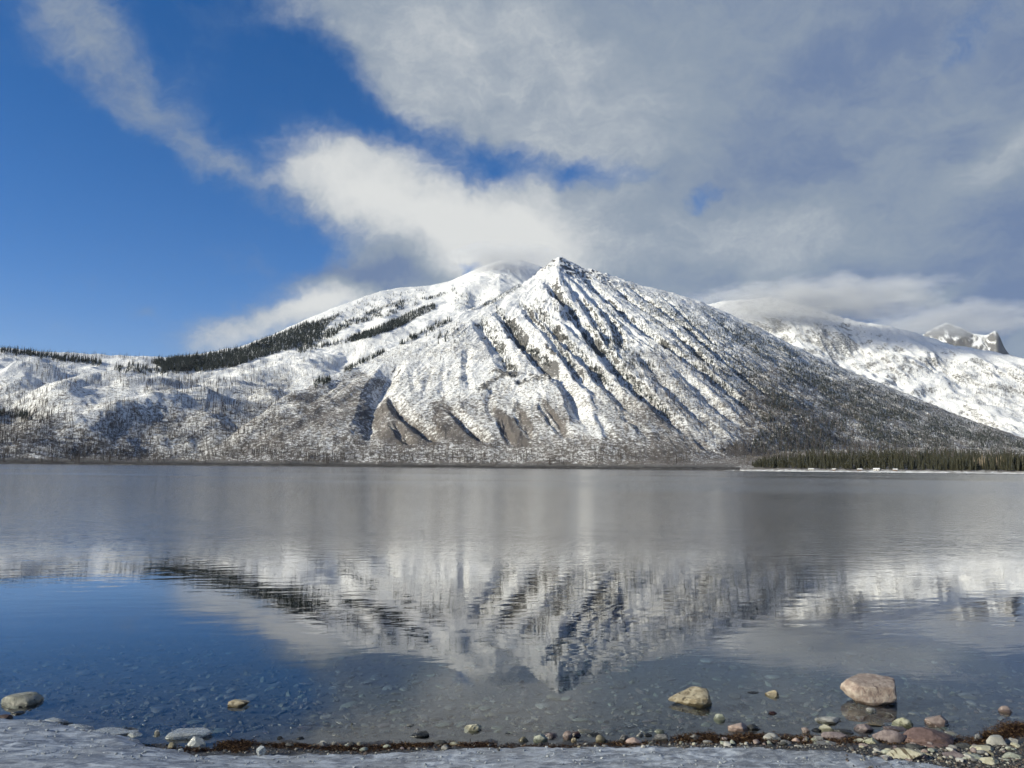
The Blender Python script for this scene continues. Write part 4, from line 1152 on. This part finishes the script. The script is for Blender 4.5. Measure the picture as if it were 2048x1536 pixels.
# nearest ones in view are trees of their own
vx, vy = to_px(sp_[:, 0], sp_[:, 1], sp_[:, 2])
near = np.where((vx > 5) & (vx < 1440) & (vy > 780))[0]
near = near[np.argsort(np.hypot(sp_[near, 0], sp_[near, 1]) / sh_[near])][:300]
BZ = [(200, 'at the left end of the hills'), (420, 'below the hummocky left hills'), (620, 'below the mouth of the stream gully'), (860, 'below the brown ribs of the mountain'), (1080, 'below the rock band of the mountain'), (1300, 'below the middle gullies of the mountain'), (9999, 'at the foot of the snowy cone')]
SN = [snag_template(i, 9) for i in range(6)]
sn_me = [mesh_np('burnt_tree', v * np.array([1.25, 1.25, 1]), f, M_BARK, False) for v, f in [snag_template(20 + i, 14) for i in range(6)]]
for i, q in enumerate(near):
    o = link(bpy.data.objects.new('burnt_tree', sn_me[i % 6]))
    o.location = sp_[q]; s = float(sh_[q]); o.scale = (s * 1.1, s * 1.1, s); o.rotation_euler = (0, 0, i * 1.7)
    tag(o, '%s bare burnt trunk on the far shore %s' % ('tall' if s > 19 else 'middling' if s > 14 else 'short', zone(*sp_[q], BZ)), 'tree', 'burnt trees along the far shore')
rest = np.setdiff1d(np.arange(len(sp_)), near)
batch('burnt_forest', SN, sp_[rest], sh_[rest], M_BARK, 'thousands of bare fire-killed trunks covering the snowy hillsides', 3, 1.3)

# -- living conifers
def gl(i, t0, t1):
    p = GUL[i][0]; n = len(p); return p[int(t0 * (n - 1)):max(int(t1 * (n - 1)) + 1, int(t0 * (n - 1)) + 2)]
con_px = np.concatenate([
    in_poly([(300, 724), (360, 716), (430, 708), (490, 696), (560, 668), (610, 648), (660, 636), (690, 622), (660, 646), (640, 668), (600, 694), (520, 716), (470, 734), (400, 744), (330, 742)], 4200),
    in_poly([(690, 640), (700, 652), (640, 690), (590, 704), (620, 680)], 350, .4, 20, 4),
    in_poly([(700, 676), (760, 655), (820, 625), (868, 607), (872, 617), (800, 655), (740, 676), (706, 684)], 1500), in_poly([(590, 700), (640, 690), (706, 676), (706, 684), (640, 698), (600, 708)], 120),
    in_poly([(690, 645), (740, 622), (800, 602), (860, 595), (920, 573), (905, 584), (850, 604), (780, 632), (700, 652)], 620, .42, 16, 6), in_poly([(620, 640), (760, 590), (860, 578), (860, 592), (700, 636)], 130),
    in_poly([(905, 585), (960, 590), (990, 578), (985, 600), (955, 620), (900, 622)], 130), on_line([(966, 612), (990, 600), (1025, 580), (1042, 571)], 260, 2.5), on_line([(690, 742), (740, 718), (768, 704)], 120, 2.0), on_line([(800, 690), (862, 658), (900, 640)], 110, 3),
    on_line([(110, 716), (160, 722), (200, 728)], 160, 2.5), on_line([(0, 702), (60, 710), (110, 716)], 130, 3), on_line([(230, 738), (300, 742), (370, 745)], 140, 4), on_line([(630, 768), (660, 762)], 60, 3), on_line([(0, 830), (60, 838)], 40, 3),
    on_line(gl(0, 0, 1), 240, 6), on_line(gl(1, 0, .6), 300, 4), on_line(gl(2, 0, .6), 260, 4), on_line(gl(3, 0, .8), 330, 4), on_line(gl(5, .1, .9), 420, 5), on_line(gl(6, .4, 1), 160, 5), on_line(gl(7, .4, 1), 190, 7),
    on_line(gl(8, 0, 1), 700, 6), on_line(gl(9, 0, 1), 500, 7), on_line(gl(10, 0, 1), 700, 6), on_line(gl(11, 0, 1), 520, 8), on_line(gl(12, 0, 1), 700, 10), in_poly([(1120, 560), (1300, 590), (1480, 690), (1560, 770), (1400, 730), (1240, 640)], 700, .42, 12, 41),
    in_poly([(870, 680), (1000, 620), (1060, 640), (1000, 700), (900, 690)], 130, .5, 20, 8), on_line([(876, 680), (918, 662), (930, 668)], 60, 5),
    in_poly([(1060, 580), (1130, 570), (1160, 640), (1090, 650)], 260, .45, 14, 3), in_poly([(1160, 640), (1250, 640), (1240, 720), (1180, 710)], 240, .45, 20, 2), in_poly([(1250, 680), (1320, 690), (1300, 760), (1240, 740)], 220, .45, 20, 12),
    in_poly([(1190, 548), (1300, 578), (1420, 616), (1520, 662), (1480, 690), (1380, 660), (1280, 620), (1200, 570)], 1500, .36, 14, 11),
    in_poly([(1400, 612), (1500, 656), (1620, 714), (1750, 770), (1900, 832), (2080, 892), (2080, 905), (1900, 870), (1740, 826), (1600, 760), (1480, 690)], 5200, .25, 26, 13), in_poly([(1560, 780), (1760, 830), (2080, 890), (2080, 925), (1700, 915), (1500, 905)], 3600, .3, 30, 43),
    in_poly([(1620, 745), (1750, 800), (1900, 860), (2080, 896), (1900, 905), (1740, 880), (1660, 820)], 1500, .42, 30, 15), in_poly([(1500, 760), (1660, 830), (1640, 850), (1500, 800)], 320, .4, 16, 17), in_poly([(1560, 740), (1620, 765), (1620, 790), (1560, 770)], 160)])
cp_ = stand(MAIN, con_px)
ch_ = trng.uniform(10, 22, len(cp_)) * np.where(cp_[:, 2] > 900, .75, 1) * np.where(cp_[:, 0] < -300, 1.45, .82)
CT = [conifer_template(i, 4, 4, .17) for i in range(5)]
batch('conifer_forest', CT, cp_, ch_, M_NEED, 'dark bands of conifer forest across the snowy slopes', 5)
# -- forest behind the right-hand beach
fr_px = np.concatenate([in_poly([(1500, 932), (1530, 924), (1700, 921), (1900, 922), (2150, 926), (2150, 943.5), (1800, 940.5), (1560, 937.5), (1510, 936)], 2300), in_poly([(1560, 915), (1800, 908), (2150, 912), (2150, 928), (1600, 926)], 900)])
fp_ = stand(MAIN, fr_px)
fh_ = .88 * (7 + 22 * trng.random(len(fp_))) * (.65 + .7 * vnoise(fp_[:, 0] / 45, fp_[:, 1] / 45, 63))
order = np.argsort(np.hypot(fp_[:, 0], fp_[:, 1]) / fh_)
vx, vy = to_px(fp_[:, 0], fp_[:, 1], fp_[:, 2])
order = order[(vx[order] > 1490) & (vx[order] < 2044)]
# one row along the beach front, each its own tree
CZ = [(1560, 'at its left end'), (1640, 'behind the leftmost white cabin'), (1695, 'behind the small brown cabin'), (1737, 'behind the third cabin'), (1772, 'behind the tall white cabin'), (1830, 'behind the rightmost cabin'), (1930, 'right of the cabins'), (9999, 'among the pale leafless trees at its right end')]
front = []
cells = set()
for q in order:
    c = round(vx[q] / 1.9)
    if c in cells: continue
    cells.add(c); front.append(q)
    if len(front) >= 280: break
CTN = [conifer_template(50 + i, 10, 8, .17) for i in range(6)]
cr_me = [mesh_np('crown', v, f, M_NEED2, False) for v, f in CTN]
tk = snag_template(5, 0, 0.0); tk_me = mesh_np('trunk', tk[0] * np.array([1, 1, .6]), tk[1], M_BARK, False)
for i, q in enumerate(front):
    e = link(bpy.data.objects.new('conifer', None)); e.location = fp_[q]; s = float(fh_[q]); e.scale = (s, s, s); e.rotation_euler = (0, 0, i * 2.1)
    tag(e, '%s dark conifer in the beach wood %s' % ('tall' if s > 24 else 'middling' if s > 16 else 'low', zone(*fp_[q], CZ)), 'tree', 'conifers along the right-hand beach')
    link(bpy.data.objects.new('trunk', tk_me), e); link(bpy.data.objects.new('crown', cr_me[i % 6]), e)
rest = np.setdiff1d(np.arange(len(fp_)), np.array(front))
batch('shore_forest', [conifer_template(70 + i, 6, 5, .17) for i in range(4)], fp_[rest], fh_[rest], M_NEED2, 'dense conifer wood behind the right-hand beach', 9)
bq = stand(MAIN, in_poly([(1940, 934), (2080, 936), (2080, 941), (1940, 939)], 46)); bh_ = trng.uniform(14, 24, len(bq))
ba_me = [mesh_np('bare_tree', v * np.array([1.4, 1.4, 1]), f, M_PALE, False) for v, f in [snag_template(120 + i, 34, .05) for i in range(4)]]
for i in range(len(bq)):
    o = link(bpy.data.objects.new('bare_tree', ba_me[i % 4])); s = float(bh_[i]); o.location = bq[i]; o.scale = (s * 1.3, s * 1.3, s); o.rotation_euler = (0, 0, i * 1.3)
    tag(o, 'pale leafless tree at the right-hand end of the beach wood', 'tree', 'pale leafless trees by the beach')
# -- sparse wood on the distant ridge
DF = np.full((len(rowsD), NAZ), -500.0)
for i in range(len(rowsD)): DF[i] = np.interp(AZ, aD, hD[i], left=-500)
DIST = prep(DF, rowsD)
dq = np.concatenate([in_poly([(1560, 655), (1720, 700), (1900, 720), (2150, 740), (2150, 850), (1900, 800), (1700, 730)], 2600, .35, 40, 19), in_poly([(1500, 620), (1700, 660), (1690, 690), (1560, 660)], 240, .5, 16, 21), in_poly([(1860, 720), (2060, 740), (2060, 800), (1900, 780)], 700, .4, 24, 23)])
dp_ = stand(DIST, dq)
batch('ridge_forest', SN[:3], dp_, trng.uniform(14, 26, len(dp_)), M_BARK, 'sparse burnt wood scattered over the distant snowy ridge', 12, 1.9)

# ------------------------------------------------------------------ cabins on the right-hand beach
M_LOG = plain('weathered_log_wall', (.16, .11, .075), .85, .2, None, 2.0)
M_WHT = plain('white_painted_wall', (.42, .41, .39), .8, .2, (.5, .49, .47), 2.0)
M_SNOW = plain('roof_snow', (.78, .79, .82), .8, .1, (.85, .85, .86), 2.0)
M_DOOR = plain('dark_wood_door', (.06, .04, .03), .7, .2, None, 2.0)
M_GLASS = plain('dark_window_glass', (.03, .04, .05), .12, .6, (.04, .05, .06), 2.0)
def cabin(px, w, d, h, wallm, label, rz):
    a, _ = px_dir(px, 936); r = float(shore_r(a)) + 34; x, y = r * math.sin(a), r * math.cos(a)
    z = float(hsample(MAIN, np.array([x]), np.array([y]))[0])
    e = link(bpy.data.objects.new('cabin', None)); e.location = (x, y, z - .2); e.rotation_euler = (0, 0, rz - float(a))
    tag(e, label, 'cabin', 'cabins on the right-hand beach')
    w *= .82; h *= .8; rh = h * .45
    v = [(-w / 2, -d / 2, 0), (w / 2, -d / 2, 0), (w / 2, d / 2, 0), (-w / 2, d / 2, 0), (-w / 2, -d / 2, h), (w / 2, -d / 2, h), (w / 2, d / 2, h), (-w / 2, d / 2, h), (-w / 2, 0, h + rh), (w / 2, 0, h + rh)]
    me = bpy.data.meshes.new('wall'); me.from_pydata(v, [], [(0, 1, 5, 4), (2, 3, 7, 6), (0, 4, 8, 7, 3), (1, 2, 6, 9, 5)]); me.materials.append(wallm); link(bpy.data.objects.new('wall', me), e)
    o_, t_ = .6, .35
    rv = []
    for sx_ in (-w / 2 - o_, w / 2 + o_):
        for (yy, zz) in ((-d / 2 - o_, h - o_ * rh / (d / 2)), (0, h + rh), (d / 2 + o_, h - o_ * rh / (d / 2))):
            rv += [(sx_, yy, zz + .02), (sx_, yy, zz + t_)]
    rf = [(0, 2, 8, 6), (2, 4, 10, 8), (1, 7, 9, 3), (3, 9, 11, 5), (0, 6, 7, 1), (4, 5, 11, 10), (0, 1, 3, 2), (2, 3, 5, 4), (6, 8, 9, 7), (8, 10, 11, 9)]
    me = bpy.data.meshes.new('roof'); me.from_pydata(rv, [], rf); me.materials.append(M_SNOW); roof = link(bpy.data.objects.new('roof', me), e)
    cv, cf = box_np(w * .2, w * .2 + .8, .3, 1.1, h + rh * .4, h + rh + 1.0); obj_np('chimney', cv, cf, M_DOOR, roof, False)
    bv, bf = box_np(-.5, .5, -d / 2 - .06, -d / 2 - .003, 0.2, 2.3); obj_np('door', bv, bf, M_DOOR, e, False)
    for xx in (-w * .33, w * .33):
        wv_, wf_ = box_np(xx - .7, xx + .7, -d / 2 - .05, -d / 2 - .003, 1.1, 2.3); obj_np('window', wv_, wf_, M_GLASS, e, False)
cabin(1622, 11, 7, 3.2, M_WHT, 'white cabin with snowy roof, leftmost on the beach', .1)
cabin(1668, 7, 6, 2.8, M_LOG, 'small brown cabin, second from the left on the beach', -.2)
cabin(1719, 9, 6, 3.0, M_LOG, 'brown cabin with snowy roof, third from the left on the beach', .15)
cabin(1753, 12, 7, 3.8, M_WHT, 'tall white cabin, fourth from the left on the beach', -.1)
cabin(1790, 8, 6, 3.0, M_LOG, 'brown cabin, rightmost of the row on the beach', .2)

# ------------------------------------------------------------------ low cloud clinging to the summits
def cloud_material(name, dens, seed, scale):
    m = bpy.data.materials.new(name); m.use_nodes = True
    nt = m.node_tree; k = N(nt); nt.nodes.remove(nt.nodes['Principled BSDF'])
    tc = k.node('ShaderNodeTexCoord'); p = tc.outputs['Object']
    r = k.vm('LENGTH', p)
    n = k.noise(k.vm('ADD', k.vm('MULTIPLY', p, scale), (seed, seed * 2, 0)), 1.0, 5, .62)
    d = k.sstep(k.add(k.sub(1.0, r), k.mul(k.sub(n, .5), 2.1)), .12, .70)
    d = k.mul(k.mul(d, k.sstep(r, .98, .7)), dens)
    pv = k.node('ShaderNodeVolumePrincipled')
    pv.inputs['Color'].default_value = (.90, .92, .95, 1)
    pv.inputs['Anisotropy'].default_value = .1
    nt.links.new(d, pv.inputs['Density'])
    nt.links.new(pv.outputs[0], nt.nodes['Material Output'].inputs['Volume'])
    return m
def cloud(px, py, r, sx, sy, sz, dens, label, seed, scale=(2.2, 1.5, 1.6)):
    a, t = px_dir(px, py)
    v, f = ico_np(4)
    o = obj_np('cloud', v * 1.0, f, cloud_material('summit_cloud_%d' % seed, dens, seed, scale))
    o.location = (r * math.sin(a), r * math.cos(a), CAM_H + r * float(t)); o.scale = (sx, sy, sz); o.rotation_euler = (0, 0, -float(a))
    tag(o, label, kind='stuff')
cloud(1000, 516, 5900, 640, 330, 150, .0042, 'wisp of white cloud hiding the rounded left-hand summit', 3)
cloud(1620, 602, 8400, 1750, 600, 330, .0034, 'low grey cloud bank lying on the distant ridge', 7, (4.5, 2.0, 2.2))
cloud(1900, 640, 11300, 1500, 700, 330, .0020, 'thin veil of cloud before the far craggy peak', 12, (3.5, 1.6, 2.0))

# ------------------------------------------------------------------ thin winter air between here and the far peaks
def haze():
    m = bpy.data.materials.new('winter_haze'); m.use_nodes = True
    nt = m.node_tree; k = N(nt); nt.nodes.remove(nt.nodes['Principled BSDF'])
    pv = k.node('ShaderNodeVolumePrincipled')
    pv.inputs['Color'].default_value = (.62, .76, .98, 1); pv.inputs['Density'].default_value = .0000065; pv.inputs['Anisotropy'].default_value = .0
    nt.links.new(pv.outputs[0], nt.nodes['Material Output'].inputs['Volume'])
    v, f = box_np(-14000, 14000, -9000, 18500, -430, 2950)
    tag(obj_np('haze', v, f, m, smooth=False), 'thin bluish winter haze over the lake', kind='stuff')
haze()
